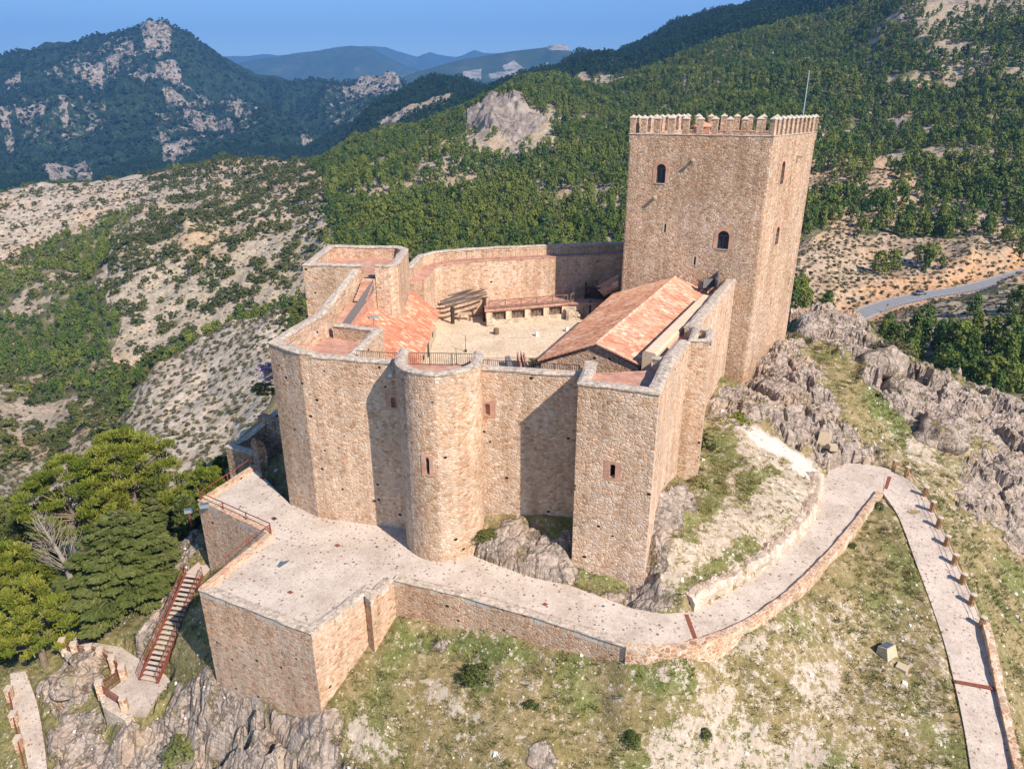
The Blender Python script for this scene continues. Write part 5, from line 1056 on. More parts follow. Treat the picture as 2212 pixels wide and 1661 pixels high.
mb = MB(); mb.prism(plat3, -13.6, -12.75); tag(mb.build('landing_path', M['path']), kind='structure')
WPL = [(1585, 922), (1615, 938), (1665, 975), (1700, 1002), (1735, 1022), (1757, 1046)]; WPR = [(1590, 914), (1622, 924), (1680, 953), (1722, 978), (1755, 998), (1770, 1026)]
def npt(x, y, z):
    for _ in range(8): q = P(x, y, z); z = .5 * z + .5 * float(near_z(q[0], q[1]))
    return P(x, y, z)
def drape(name, L, Rr, m, n=40, k=8, up=.07, guess=2.5):
    A = smooth_line([npt(x, y, guess) for x, y in L], n); B = smooth_line([npt(x, y, guess) for x, y in Rr], n); V = []
    for a, b in zip(A, B):
        for t in np.linspace(0, 1, k): q = a + (b - a) * t; V.append((q[0], q[1], float(near_z(q[0], q[1])) + up))
    V = np.array(V).reshape(n, k, 3)
    for _ in range(3): V[1:-1, :, 2] = (V[:-2, :, 2] + V[2:, :, 2] + V[1:-1, :, 2]) / 3
    V[:, :, 2] += .05
    idx = np.arange(n * k).reshape(n, k); F = np.stack([idx[:-1, :-1], idx[:-1, 1:], idx[1:, 1:], idx[1:, :-1]], -1).reshape(-1, 4)
    return tag(link_mesh(name, np_mesh(name, V.reshape(-1, 3), F), m, smooth=True), kind='structure')
def ret_wall(name, label, pts, z0, z1, th, m='terrace_wall', cope=True, jit=.03, h=.1):
    c = np.mean([p[:2] for p in pts], 0); t = empty(name, (c[0], c[1], 0), label, 'wall')
    mb, q, N, b = wall_mb([p[:2] for p in pts], z0, z1, th, False, step=.8, jit=jit); wrel(mb.build('wall', M[m], t), t)
    if cope: wrel(cope_mb(q, N, b, th, h=h).build('coping', M['cap'], t), t)
    return t
tp = terr3
ret_wall('terrace_wall', 'angled retaining wall under the upper left terrace railing', [tp[0], tp[1], tp[2]], [-9, -11, -9], .28, .6, cope=False)
ret_wall('terrace_wall', 'short retaining wall rising behind the red metal stairs', [tp[2], tp[3]], [-9, -10], .28, .6, cope=False)
ret_wall('terrace_wall', 'high retaining wall of the terrace standing on the grey cliff at the lower left', [tp[3], tp[4]], [-11.5, -9.5], .12, .6, 'terrace_wall')
ret_wall('terrace_wall', 'sunlit terrace wall running back from the lower corner, with a stepped joint', [tp[4], tp[5], tp[6], tp[7]], [-9, -6, -6, -5], .12, .6)
ret_wall('terrace_wall', 'long low retaining wall above the grass slope in front of the castle', [tp[7], tp[8], tp[9], tp[10], tp[11]], [-5, -4.5, -4, -3.5, -2.6], .12, .55)
ret_wall('curb_wall', 'curved brown stone curb wall along the outer edge of the ramp', smooth_line([p for p in ramp_out3], 50), -2.2, .24, .5, 'curb', cope=False, jit=.05)
rubble_heap('rough_wall', 'white-topped rough wall along the inner side of the ramp', smooth_line([P(x, y, 0)[:2] for x, y in RAMP_IN[4:]], 40), (1.25, 1.1), 1.5, 'white_wall', z=-.1, cat='wall', jit=.16)
lower_curb = [np.array(p[:2]) + np.array([-.15, 0]) for p in fe2[9:]]
zz = [p[2] for p in fe2[9:]]
ret_wall('curb_wall', 'low stone curb wall beside the lower path at the right edge', lower_curb, [z - 1.2 for z in zz], [z + .55 for z in zz], .5, 'curb', cope=False, jit=.05)
# fence posts beside the lower path
PB = [(1265, 415), (1340, 455), (1450, 570), (1492, 660), (1530, 760), (1577, 865), (1622, 975), (1672, 1090), (1725, 1215), (1785, 1350)]
ordn = ['first', 'second', 'third', 'fourth', 'fifth', 'sixth', 'seventh', 'eighth', 'ninth', 'tenth']; tops = []
for k, (x, y) in enumerate(PB):
    dx, dy = 1469 + .3641 * x, 864 + .3641 * y; q = P(dx, dy, pz(dy)); h = 1.0 + rng.uniform(-.1, .06); r = .22
    t = empty('fence_post', q, 'squat rough fence post, %s from the bend along the lower path' % ordn[k], 'post', 'squat posts along the lower path')
    mb = MB(); n = 9; secs = [[((r + rng.uniform(-.04, .04)) * math.cos(a) , (r + rng.uniform(-.04, .04)) * math.sin(a), z) for a in np.linspace(0, 2 * math.pi, n, endpoint=False)] for z in (-.6, 0, .4, .8, h)]; mb.loft(secs); mb.build('shaft', M['log'], t)
    mb = MB(); secs = [[((r + e) * math.cos(a) , (r + e) * math.sin(a), z) for a in np.linspace(0, 2 * math.pi, n, endpoint=False)] for z, e in ((h, .02), (h + .06, .02), (h + .09, -.06))]; mb.loft(secs); mb.build('cap', M['merlon_cap'], t); tops.append(np.array(q))
for k, (a, b) in enumerate(zip(tops[:-1], tops[1:])):
    t = empty('cable_rail', tuple(a), 'two thin cables strung between the %s and %s fence posts' % (ordn[k], ordn[k + 1]), 'cable', 'cables between the squat posts')
    for hh in (.45, .85): mb = MB(); mid = (a + b) / 2 + np.array([0, 0, hh - .06]); mb.tube([a + np.array([0, 0, hh]), mid, b + np.array([0, 0, hh])], .022, 4); wrel(mb.build('cable', M['rust'], t), t)
# strips and hatches
def plate(name, label, quad, z, m, cat='metal plate', th=.02):
    mb = MB(); mb.prism([P(x, y, z)[:2] for x, y in quad], z - .01, z + th); return tag(mb.build(name, M[m]), label, cat)
plate('drain_strip', 'rusty drain strip across the middle of the ramp', [(1478, 1327), (1487, 1327), (1510, 1388), (1501, 1389)], 0, 'rust2')
plate('drain_strip', 'rusty drain strip at the bend where ramp meets lower path', [(1919, 1029), (1926, 1030), (1917, 1056), (1910, 1055)], .03, 'rust2')
a0, a1 = P(2063, 1474, -4.0), P(2153, 1488, -4.0); mb = MB(); mb.bar((a0[0], a0[1], pz(1480) + .14), (a1[0], a1[1], pz(1488) + .14), .3, .04); tag(mb.build('drain_strip', M['rust2']), 'rusty drain strip across the lower path near the right edge', 'metal plate')
def sq(x, y, w_=9, h_=5): return [(x - w_, y), (x, y - h_), (x + w_, y), (x, y + h_)]
for x, y, mname, lb in ((567, 1032, 'rust2', 'rusty square hatch near the upper left end of the terrace'), (729, 1178, 'rust2', 'rusty square hatch in the middle of the wide terrace'), (627, 1279, 'rust2', 'rusty square hatch near the lower left corner of the terrace'), (592, 1120, 'iron', 'dark square hatch on the left part of the terrace'), (1177, 1305, 'rust2', 'rusty square hatch on the walkway under the square bastion')): plate('hatch', lb, sq(x, y, 7.5, 4), 0, mname, 'hatch')
for x, y, lb in ((580, 1047, 'small pale disc set in the terrace beside the upper rusty hatch'), (814, 1181, 'small pale disc set in the terrace in front of the round tower'), (1303, 1309, 'small pale disc in the walkway below the square bastion')): plate('floor_light', lb, sq(x, y, 4.5, 2.6), 0, 'blue_glass', 'floor light')
plate('floor_light', 'blue-grey glass panel set near the lower left terrace edge', [(534, 1309), (545, 1308), (556, 1315), (545, 1316)], 0, 'blue_glass', 'floor light')
plate('grating', 'narrow grey grating in the walkway near the low wall', [(1092, 1307), (1112, 1310), (1107, 1314), (1088, 1311)], 0, 'steel', 'grating')
plate('dark_flat_shape', 'thin flat dark blue shape with a pointed tip on the left terrace', [(598, 1223), (606, 1212), (612, 1213), (627, 1209), (618, 1217), (612, 1220), (604, 1226)], 0, 'blue_glass')  # thin dark blue pointed shape laid flat on the paving
for x, y, z, lb in ((443, 1097, 0.05, 'blue-grey floodlight plate at the far left terrace corner'), (409, 1108, -2.4, 'boxy floodlight on the grass left of the terrace corner')):
    q = P(x, y, z); t = empty('floodlight', q, lb, 'floodlight'); mb = MB(); mb.box((0, 0, .25), (.75, .5, .3), .3); mb.build('housing', M['steel'], t); mb = MB(); mb.box((0, 0, .41), (.65, .4, .03), .3); mb.build('glass', M['blue_glass'], t)
    if z < 0: mb = MB(); mb.box((0, 0, -.6), (.16, .16, 1.4)); mb.build('stand', M['rust'], t)
# rust handrails on the terrace
HR = [(548, 1000), (428, 1078)]
railing('rusty_handrail', 'rusty tube handrail with sparse posts along the upper left terrace edge', [tuple(tp[0]) + (.0,), tuple(np.array(tp[1]) + [.25, 0]) + (.0,)], 1.0, post=3.2, m='rust', bars=False, pr=.05)
railing('rusty_handrail', 'rusty tube handrail above the angled retaining wall on the left', [tuple(np.array(tp[1]) + [.35, 0]) + (.0,), tuple(np.array(tp[2]) + [.2, .3]) + (.0,)], 1.0, post=3.2, m='rust', bars=False, pr=.05)
railing('rusty_handrail', 'rusty tube handrail at the terrace edge above the red metal stairs', [tuple(np.array(tp[2]) + [.25, 0]) + (.0,), tuple(np.array(tp[3]) * .28 + np.array(tp[2]) * .72) + (.0,), tuple(np.array(tp[3]) * .62 + np.array(tp[2]) * .38) + (.0,)], 1.0, post=3.2, m='rust', bars=False, pr=.05)
# lower ward behind the terrace at the left
an = empty('lower_ward_wall', (-25, 66, 0), 'shaded ruined outwork with a dark arch behind the corner tower', 'ruined wall')
q0, q1, q2, q3 = P(487, 966, .6), P(600, 888, 2.0), P(556, 975, .6), P(520, 960, .6)
mb, p_, N_, b_ = wall_mb([(q1[0] + 1.2, q1[1] + 2), (q0[0], q0[1]), P(560, 986, .6)[:2]], -12, [3.0, .7, .6], .7, False); wrel(mb.build('wall', M['old_wall'], an), an); wrel(cope_mb(p_, N_, b_, .7).build('coping', M['cap'], an), an)
mb, p_, N_, b_ = wall_mb([P(560, 928, .6)[:2], (-19.0, 63.2)], -3, 2.2, .9, False); wrel(mb.build('inner_wall', M['old_wall'], an), an)
mb = MB(); mb.prism([P(500, 962, -.6)[:2], P(560, 1000, -.6)[:2], (-19.5, 56), (-18.5, 64), P(590, 905, -.6)[:2]], -4, -1.2); wrel(mb.build('floor', M['old_wall'], an), an)
rubble_heap('ruined_pillar', 'lumpy pale stump of masonry at the upper end of the terrace', [P(561, 1000, 0)[:2], P(578, 994, 0)[:2]], (3.0, 2.6), 1.5, 'old_wall', z=-.8, jit=.35, cat='ruined wall')
railing('iron_railing', 'dark railing above the shaded arch behind the corner tower', [P(575, 925, 1.2), (-19.4, 63.0, 2.2)], .9, post=1.5, bars=False, mid=1)
# red metal stairs
st = empty('metal_stairs', (-29, 50, -10), 'long straight red steel stair with pale treads below the terrace', 'stairs')
n = 22; dv = S1 - S0; dh = np.array([dv[0], dv[1], 0]); dh /= np.linalg.norm(dh); sd_ = np.array([-dh[1], dh[0], 0]) 
for k in range(n):
    c = S0 + dv * (k + .5) / n; mb = MB(); mb.bar(c + sd_ * .78, c - sd_ * .78, .27, .06); o = wrel(mb.build('tread', M['tread'], st), st)
for s_ in (-1, 1):
    mb = MB(); mb.bar(S0 + sd_ * s_ * .84 + np.array([0, 0, .02]), S1 + sd_ * s_ * .84 + np.array([0, 0, .02]), .08, .36); wrel(mb.build('stringer', M['rust'], st), st)
    a, b = S0 + sd_ * s_ * .86, S1 + sd_ * s_ * .86; mb = MB(); up = np.array([0, 0, 1.0]); mb.tube([a + up, b + up], .035, 6); mb.tube([a + up * .55, b + up * .55], .015, 4)
    for k in range(9): p_ = a + (b - a) * k / 8; mb.tube([p_, p_ + up], .028, 5)
    for k in range(70): p_ = a + (b - a) * k / 69; mb.tube([p_ + up * .15, p_ + up], .008, 3, caps=False)
    wrel(mb.build('guard_rail', M['rust'], st), st)
mb = MB(); mb.prism([tuple((S0 + sd_ * .85)[:2]), tuple((S0 - sd_ * .85)[:2]), tuple((S0 - sd_ * .7 - dh * 2.2)[:2]), tuple((S0 + sd_ * .9 - dh * 2.2)[:2])], -7.35, -7.15); wrel(mb.build('landing', M['tread'], st), st)
# brick pillars and mesh panels round the landing
PIL = [(140, 1404), (165, 1412), (197, 1418), (221, 1425), (247, 1442), (268, 1462), (219, 1497), (271, 1531)]; pil3 = []
names = ['furthest left', 'second from the left', 'third from the left', 'fourth from the left', 'at the sharp turn of the row', 'beside the foot of the red stairs', 'at the outer corner of the landing', 'nearest to the grey cliff']
for k, (x, y) in enumerate(PIL):
    q = P(x, y, -12.75); pil3.append(np.array(q)); t = empty('brick_pillar', q, 'stubby brick pillar ' + names[k] + ' on the small landing', 'pillar', 'brick pillars of the landing')
    mb = MB(); mb.box((0, 0, .35), (.5, .5, 1.7), .3); mb.build('shaft', M['curb'], t); mb = MB(); mb.box((0, 0, 1.24), (.56, .56, .08), .3); mb.build('cap', M['merlon_cap'], t)
for k, (i, j) in enumerate(((0, 1), (1, 2), (2, 3), (3, 4), (4, 5), (5, 6), (6, 7))):
    a, b = pil3[i], pil3[j]; t = empty('mesh_panel', tuple((a + b) / 2), 'rust red mesh railing panel, %s in the row on the landing' % ordn[k], 'railing', 'mesh panels between the brick pillars'); d_ = (b - a) / np.linalg.norm(b - a); a = a + d_ * .28; b = b - d_ * .28
    mb = MB()
    for hh in (.15, 1.0): mb.bar(a + np.array([0, 0, hh]), b + np.array([0, 0, hh]), .05, .05)
    for e_ in (a, b): mb.bar(e_ + np.array([0, 0, .1]), e_ + np.array([0, 0, 1.0]), .05, .05)
    wrel(mb.build('frame', M['rust'], t), t); mb = MB(); nb = max(4, int(np.linalg.norm(b - a) / .11))
    for q in range(1, nb): p_ = a + (b - a) * q / nb; mb.tube([p_ + np.array([0, 0, .15]), p_ + np.array([0, 0, 1.0])], .012, 3, caps=False)
    for hh in np.arange(.26, 1, .12): mb.tube([a + np.array([0, 0, hh]), b + np.array([0, 0, hh])], .01, 3, caps=False)
    wrel(mb.build('mesh', M['rust'], t), t)
ret_wall('landing_wall', 'small pale wall under the outer corner of the landing', [P(215, 1502, -12.8)[:2], P(222, 1530, -12.8)[:2], P(272, 1560, -12.8)[:2], P(290, 1552, -12.8)[:2]], -16, -12.6, .4, 'pale_wall', cope=False)
LP3 = [np.array(P(x, y + 6, lz(y))) for x, y in ((24, 1500), (34, 1555), (44, 1608), (57, 1665))]
for k, q in enumerate(LP3[:3]):
    t = empty('brick_pillar', tuple(q), 'stubby brick pillar beside the side path, %s of three' % ('farthest', 'middle', 'nearest')[k], 'pillar', 'brick pillars of the side path'); mb = MB(); mb.box((0, 0, .4), (.45, .6, 1.3), .15); mb.build('shaft', M['curb'], t); mb = MB(); mb.box((0, 0, 1.1), (.5, .66, .08), .15); mb.build('cap', M['merlon_cap'], t)
for k in range(3):
    a, b = LP3[k], LP3[k + 1]; t = empty('rust_rail', tuple(a), 'rust red railing panel beside the side path, %s of three' % ('farthest', 'middle', 'nearest')[k], 'railing', 'railing panels of the side path'); mb = MB()
    mb.bar(a + np.array([0, 0, .95]), b + np.array([0, 0, .95]), .1, .06); mb.bar(a + np.array([0, 0, .2]), b + np.array([0, 0, .2]), .05, .05)
    wrel(mb.build('handrail', M['rust'], t), t); mb = MB()
    for q in range(1, 22): p_ = a + (b - a) * q / 22; mb.tube([p_ + np.array([0, 0, .2]), p_ + np.array([0, 0, .95])], .012, 3, caps=False)
    wrel(mb.build('bars', M['rust'], t), t)
# floodlight blocks on the slope
def light_block(label, px_, py_, g, dark_face, rz):
    q = npt(px_, py_, g); t = empty('floodlight_block', (q[0], q[1], q[2] - .1), label, 'floodlight')
    mb = MB(); w_, d_, h_ = .62, .55, .9
    v = [(-w_, -d_, -.5), (w_, -d_, -.5), (w_, d_, -.5), (-w_, d_, -.5), (-w_ * .75, -d_ * .1, h_), (w_ * .75, -d_ * .1, h_), (w_ * .9, d_, h_ * .8), (-w_ * .9, d_, h_ * .8)]
    v = [(x * math.cos(rz) - y * math.sin(rz), x * math.sin(rz) + y * math.cos(rz), z) for x, y, z in v]
    mb.add(v, [(3, 2, 1, 0), (4, 5, 6, 7), (0, 1, 5, 4), (1, 2, 6, 5), (2, 3, 7, 6), (3, 0, 4, 7)]); mb.build('housing', M['tan_block'], t)
    if dark_face:
        vv = np.array(v)[[4, 5, 6, 7]]; c_ = vv.mean(0); vv = c_ + (vv - c_) * .8 + np.array([0, 0, .03]); v2 = [tuple(p) for p in vv] + [tuple(p - np.array([0, 0, .05])) for p in vv]
        mb = MB(); mb.add(v2, [(0, 1, 2, 3), (7, 6, 5, 4), (0, 4, 5, 1), (1, 5, 6, 2), (2, 6, 7, 3), (3, 7, 4, 0)]); mb.build('glass', M['blue_glass'], t)
    mb = MB(); mb.box((.5, -1.0, -.2), (.7, .7, .5), rz + .3); mb.build('plinth', M['tan_block'], t)
light_block('tan stone floodlight housing with dark glass top on the grass slope', 1919, 1415, -3.5, True, .5)
light_block('tan stone floodlight housing without glass on the rocks above the bend', 1780, 950, 2.5, False, -.4)
# ruin wall and boulder on the crest
rubble_heap('ruined_wall', 'long low dry-stone wall on the crest right of the keep', [P(1706, 692, 5)[:2], P(1780, 694, 5)[:2], P(1850, 694, 5)[:2]], (1.9, 1.6), 1.2, 'old_wall', z=4.8, jit=.3)
def boulder(label, x, y, g, r, seed, m='near', sq_=(1, 1, .8)):
    q = npt(x, y, g); bm = bmesh.new(); bmesh.ops.create_icosphere(bm, subdivisions=4, radius=1)
    for v in bm.verts:
        p = v.co.copy(); d = 1 + .35 * mnoise.noise(p * 1.3 + Vector((seed, 0, 0))) + .18 * mnoise.noise(p * 3.1 + Vector((0, seed, 0))) + .08 * mnoise.noise(p * 7)
        v.co = Vector((p.x * d * r * sq_[0], p.y * d * r * sq_[1], p.z * d * r * sq_[2]))
    me = bpy.data.meshes.new('boulder'); bm.to_mesh(me); bm.free(); at = me.attributes.new('rock', 'FLOAT', 'POINT'); at.data.foreach_set('value', np.ones(len(me.vertices), np.float32))
    o = link_mesh('boulder', me, M[m], smooth=True); o.location = (q[0], q[1], q[2] + r * .25); tag(o, label, 'boulder')
boulder('upright boulder at the right end of the crest wall beside the road', 1852, 668, 5, 1.5, 3, sq_=(.9, .9, 1.2))
boulder('rounded boulder tucked against the rocks right of the fence', 2030, 950, 0, 2.2, 5, sq_=(1.3, 1, .9))
boulder('large rounded boulder on the grassy crest right of the keep', 1935, 850, 2, 1.9, 8)
boulder('smooth tan boulder split by a dark cleft below the crest', 1905, 800, 3, 2.2, 11, sq_=(1.2, 1, 1))
boulder('grey rounded outcrop between grass and path at the lower left', 200, 1440, -14, 1.5, 14, sq_=(1.2, 1, .8))
boulder('low grey outcrop below the landing at the lower left', 165, 1475, -15, 1.6, 18, sq_=(1.3, 1, .7))
# road and car
rl = road_line; mb = MB(); N_ = normals2([tuple(p[:2]) for p in rl]); mb.loft([[tuple(np.array(p[:2]) + n_ * u) + (p[2] + v,) for u, v in ((-3.3, -1), (-3.3, .02), (3.3, .02), (3.3, -1))] for p, n_ in zip(rl, N_)]); tag(mb.build('road', M['asphalt']), kind='structure')
mb = MB()
for u in (-2.95, 2.85): mb.strip([tuple(np.array(p[:2]) + n_ * u) + (p[2] + .03,) for p, n_ in zip(rl, N_)], [tuple(np.array(p[:2]) + n_ * (u + .12)) + (p[2] + .03,) for p, n_ in zip(rl, N_)])
tag(mb.build('road_marking', M['line'], fix=False), kind='structure')
t = empty('guard_rail', tuple(rl[8]), 'thin metal crash barrier along the valley side of the road', 'barrier'); mb = MB(); mb.loft([[tuple(np.array(p[:2]) + n_ * u) + (p[2] + v,) for u, v in ((-3.55, .45), (-3.55, .75), (-3.5, .75), (-3.5, .45))] for p, n_ in zip(rl[6:], N_[6:])]); wrel(mb.build('rail', M['steel'], t), t)
mb = MB()
for p, n_ in list(zip(rl, N_))[6:]: q = np.array(p[:2]) + n_ * -3.6; mb.box((q[0], q[1], p[2] + .3), (.1, .1, .9))
wrel(mb.build('supports', M['steel'], t), t)
k = int(np.argmin(np.abs(proj(rl[:, 0], rl[:, 1], rl[:, 2])[0] - 1998))); cp_ = rl[k]; d_ = rl[k + 1] - rl[k]; rz = math.atan2(d_[1], d_[0]); nn = N_[k]
car = empty('parked_car', (cp_[0] + nn[0] * 1.4, cp_[1] + nn[1] * 1.4, cp_[2] + .02), 'small grey car driving on the valley road, seen tiny at the right', 'car', rz=rz)
car.name = 'car'
mb = MB(); pf = [(-2.1, .35), (-2.05, .85), (-1.3, .95), (1.0, .98), (1.9, .8), (2.1, .6), (2.1, .35)]
mb.loft([[(x, s_ * .85, z) for x, z in pf] for s_ in (-1, 1)]); mb.build('body', M['paint'], car)
mb = MB(); pf = [(-1.5, .93), (-1.1, 1.42), (.2, 1.45), (1.0, .95)]; mb.loft([[(x, s_ * (.78 if z < 1 else .62), z) for x, z in pf] for s_ in (-1, 1)]); mb.build('window', M['glass'], car)
mb = MB(); mb.box((-.45, 0, 1.45), (1.3, 1.2, .05)); mb.build('roof', M['paint'], car)
for sx in (-1.3, 1.3):
    for sy in (-.8, .8): mb = MB(); mb.tube([(sx, sy - .1, .33), (sx, sy + .1, .33)], .33, 14); mb.build('wheel', M['rubber'], car)
for dx_, x in (('left', 1972), ('right', 2050)):
    k = int(np.argmin(np.abs(proj(rl[:, 0], rl[:, 1], rl[:, 2])[0] - (1888 if dx_ == 'left' else 2192)))); p = rl[k]; n_ = N_[k]; q = np.array(p[:2]) + n_ * (4.2 if dx_ == 'right' else -3.9)
    t = empty('road_sign', (q[0], q[1], p[2] - .3), 'small round road sign on a pole %s' % ('near the boulder where the road appears' if dx_ == 'left' else 'above the road near the right edge'), 'road sign'); mb = MB(); mb.tube([(0, 0, 0), (0, 0, 2.6)], .05, 6); mb.build('pole', M['steel'], t)
    mb = MB(); mb.tube([(0, -.06, 2.5), (0, -.09, 2.5)], .32, 14); mb.build('disc', M['rust'], t)
# ---------------------------------------------------------------- vegetation
def quads(c, d1, d2):                              # arrays of centres and half axes -> vertices
    return np.stack([c - d1 - d2, c + d1 - d2, c + d1 + d2, c - d1 + d2], 1).reshape(-1, 3)
def crown_pts(kind, n_cl, r_):
    """clump centres filling a crown of unit height and about unit width"""
    out = []
    while len(out) < n_cl:
        if kind == 'cone': z = r_.uniform(.12, 1); w_ = (1 - z) ** .7 * .36 + .03
        elif kind == 'round': z = r_.uniform(.15, 1); w_ = .42 * math.sqrt(max(0, 1 - ((z - .45) / .55) ** 2)) * (1.15 - z * .35) + .02
        elif kind == 'bush': z = r_.uniform(.05, 1); w_ = .62 * math.sqrt(max(0, 1 - ((z - .35) / .68) ** 2))
        else: z = r_.uniform(.3, 1); w_ = .5 * math.sqrt(max(0, 1 - ((z - .62) / .4) ** 2))
        a = r_.uniform(0, 2 * math.pi); q = math.sqrt(r_.uniform(.25, 1)) * w_; out.append((q * math.cos(a), q * math.sin(a), z))
    return np.array(out)
def crown(kind, seed, n_cl, n_q, size, clump):
    r_ = np.random.default_rng(seed); cp_ = crown_pts(kind, n_cl, r_); lobe = 1 + .25 * np.sin(np.arctan2(cp_[:, 1], cp_[:, 0]) * 2 + seed) + .12 * np.sin(np.arctan2(cp_[:, 1], cp_[:, 0]) * 5 + seed * 2)
    cp_[:, :2] *= lobe[:, None]; C_ = np.repeat(cp_, n_q, 0); off = r_.normal(0, 1, C_.shape) * clump * np.array([1, 1, .62]); c = C_ + off
    nrm = off / (np.linalg.norm(off, axis=1, keepdims=True) + 1e-6) * .8 + (C_ - np.array([0, 0, .45])) * 1.2 + np.array([0, 0, .45]) + r_.normal(0, .4, C_.shape); nrm /= np.linalg.norm(nrm, axis=1, keepdims=True)
    t1 = np.cross(nrm, r_.normal(0, 1, C_.shape)); t1 /= np.linalg.norm(t1, axis=1, keepdims=True); t2 = np.cross(nrm, t1)
    s = size * r_.uniform(.6, 1.3, (len(c), 1)); V = quads(c, t1 * s, t2 * s * .75); lf = np.repeat(r_.random(n_cl), n_q) * .6 + r_.random(len(c)) * .4
    V[:, 2] = np.clip(V[:, 2], .02, 1.1); return V, lf
def q_faces(n): return np.arange(n * 4).reshape(n, 4)
def merged(name, label_kind, base, X, Y, Z, S, Wd, tint, m, tilt=0):
    r_ = np.random.default_rng(len(X)); Vs, Ls, Ts = [], [], []
    for i in range(len(X)):
        V, lf = base[i % len(base)]; a = r_.uniform(0, 6.28); ca, sa = math.cos(a), math.sin(a); w_ = Wd[i]
        Vs.append(np.stack([(V[:, 0] * ca - V[:, 1] * sa) * w_ + X[i], (V[:, 0] * sa + V[:, 1] * ca) * w_ + Y[i], V[:, 2] * S[i] + Z[i]], 1)); Ls.append(lf); Ts.append(np.full(len(lf), tint[i]))
    V = np.concatenate(Vs); me = np_mesh(name, V, q_faces(len(V) // 4), fattrs={'leaf': np.concatenate(Ls), 'tint': np.concatenate(Ts)})
    o = link_mesh(name, me, m, smooth=False); return tag(o, kind='stuff')
rg = np.random.default_rng(5)
# horizon test so that wood wholly behind hills or castle is not grown
maxel = np.maximum.accumulate((FZ - HC) / R2, 0)
def visible(x, y, ztop):
    a = np.arctan2(x, y); r = np.hypot(x, y); u = np.clip(((a - AZ[0]) / (AZ[1] - AZ[0])).round().astype(int), 0, NA - 1); v = np.clip(np.interp(r, RR, np.arange(NR)).astype(int) - 3, 0, NR - 1)
    return (ztop - HC) / r > maxel[v, u] - .004
OCC = [[(680, 800), (740, 620), (780, 575), (1100, 570), (1420, 560), (1430, 330), (1670, 330), (1610, 700), (1560, 850), (1300, 1150), (700, 1100)], [(420, 1090), (560, 1000), (2212, 1000), (2212, 1700), (400, 1700)], [(1700, 760), (1870, 720), (2212, 920), (2212, 1100), (1700, 1100)]]
def grow(r0, r1, spacing, dens):
    gx, gy = np.meshgrid(np.arange(-r1 * .66, r1 * .66, spacing), np.arange(0, r1, spacing)); gx = gx + (np.arange(gx.shape[0]) % 2)[:, None] * spacing / 2; x = (gx + rg.uniform(-.38, .38, gx.shape) * spacing).ravel(); y = (gy + rg.uniform(-.38, .38, gx.shape) * spacing).ravel()
    r = np.hypot(x, y); a = np.arctan2(x, y); k0 = (r > r0) & (r < r1) & (np.abs(a) < R(41)); x, y, r = x[k0], y[k0], r[k0]; n = len(x)
    z, fo, ro = far_z(x, y); px, py = proj(x, y, z + 3); keep_ = (px > -40) & (px < 2250) & (py > -40) & visible(x, y, z + 7) & (rg.random(n) < dens(fo, ro, x, y, r, px, py))
    for q in OCC: keep_ &= ~inpoly(px, py, q)
    return x[keep_], y[keep_], z[keep_], r[keep_], fo[keep_], px[keep_], py[keep_]
def dens_tree(fo, ro, x, y, r, px, py):
    cl_ = fbm(x / 35, y / 35, 3, 91); d = np.where(fo > .8, .9, np.where(fo > .2, np.clip((cl_ - .36) * 3.2, .12, .6), fo * .35)); return d * (ro < .45)
near_r = grow(128, 1000, 4.9, dens_tree)
x, y, z, r, fo, px, py = near_r
leftside = (px < 700) & (py > 330); sparse = (fo < .8)
hh = np.where(sparse & leftside, rg.uniform(2.4, 4.6, len(x)), np.where(leftside, rg.uniform(4, 6.8, len(x)), rg.uniform(4.8, 9.2, len(x))))
hh = np.where(r > 600, hh * 1.05, hh); wdt = hh * np.where(sparse & leftside, rg.uniform(.95, 1.25, len(x)), rg.uniform(.6, .9, len(x)))
_bx, _by = proj(x, y, z); _tx, _ty = proj(x, y, z + hh); _rp = proj(road_line[:, 0], road_line[:, 1], road_line[:, 2]); hh = np.where((r < 300) & (px > 1800) & (_ty < np.interp(px, _rp[0], _rp[1]) + 13) & (_by > np.interp(px, _rp[0], _rp[1]) - 2), 0, hh); ok_ = hh > .1
x, y, z, r, fo, px, py, hh, wdt, leftside, sparse = [q_[ok_] for q_ in (x, y, z, r, fo, px, py, hh, wdt, leftside, sparse)]
isb = sparse & leftside
tint = np.clip(.5 + (fbm(x / 60, y / 60, 3, 19) - .5) * 2.0 + rg.normal(0, .2, len(x)), 0, .99)
order = np.argsort(r / hh); trees_i = [i for i in order if not isb[i]][:300]; bush_i = [i for i in order if isb[i]][:300]
ind = np.zeros(len(x), bool); ind[trees_i] = True; ind[bush_i] = True
def tree_mesh(name, kind, seed, n_cl, n_q, size, clump):
    V, lf = crown(kind, seed, n_cl, n_q, size, clump); return np_mesh(name, V, q_faces(len(V) // 4), fattrs={'leaf': lf})
kinds = [('round', 1), ('cone', 2), ('cone', 3), ('umbrella', 4), ('cone', 5), ('round', 6)]
cr_me = [tree_mesh('crown', k, s, 70, 15, .034, .055) for k, s in kinds]; bu_me = [tree_mesh('bush', 'bush', s, 46, 12, .06, .075) for s in (11, 12, 13)]
for me_ in cr_me: me_.materials.append(M['pine'])
for me_ in bu_me: me_.materials.append(M['bush'])
tmb = MB(); tmb.tube([(0, 0, -.08), (.01, 0, .3), (0, .01, .85)], [.02, .016, .006], 6)
for k in range(7): a = k * 2.4; tmb.tube([(0, 0, .3 + k * .07), (.2 * math.cos(a), .2 * math.sin(a), .4 + k * .07)], [.007, .003], 4)
tr_me = tmb.mesh('trunk'); tr_me.materials.append(M['bark'])
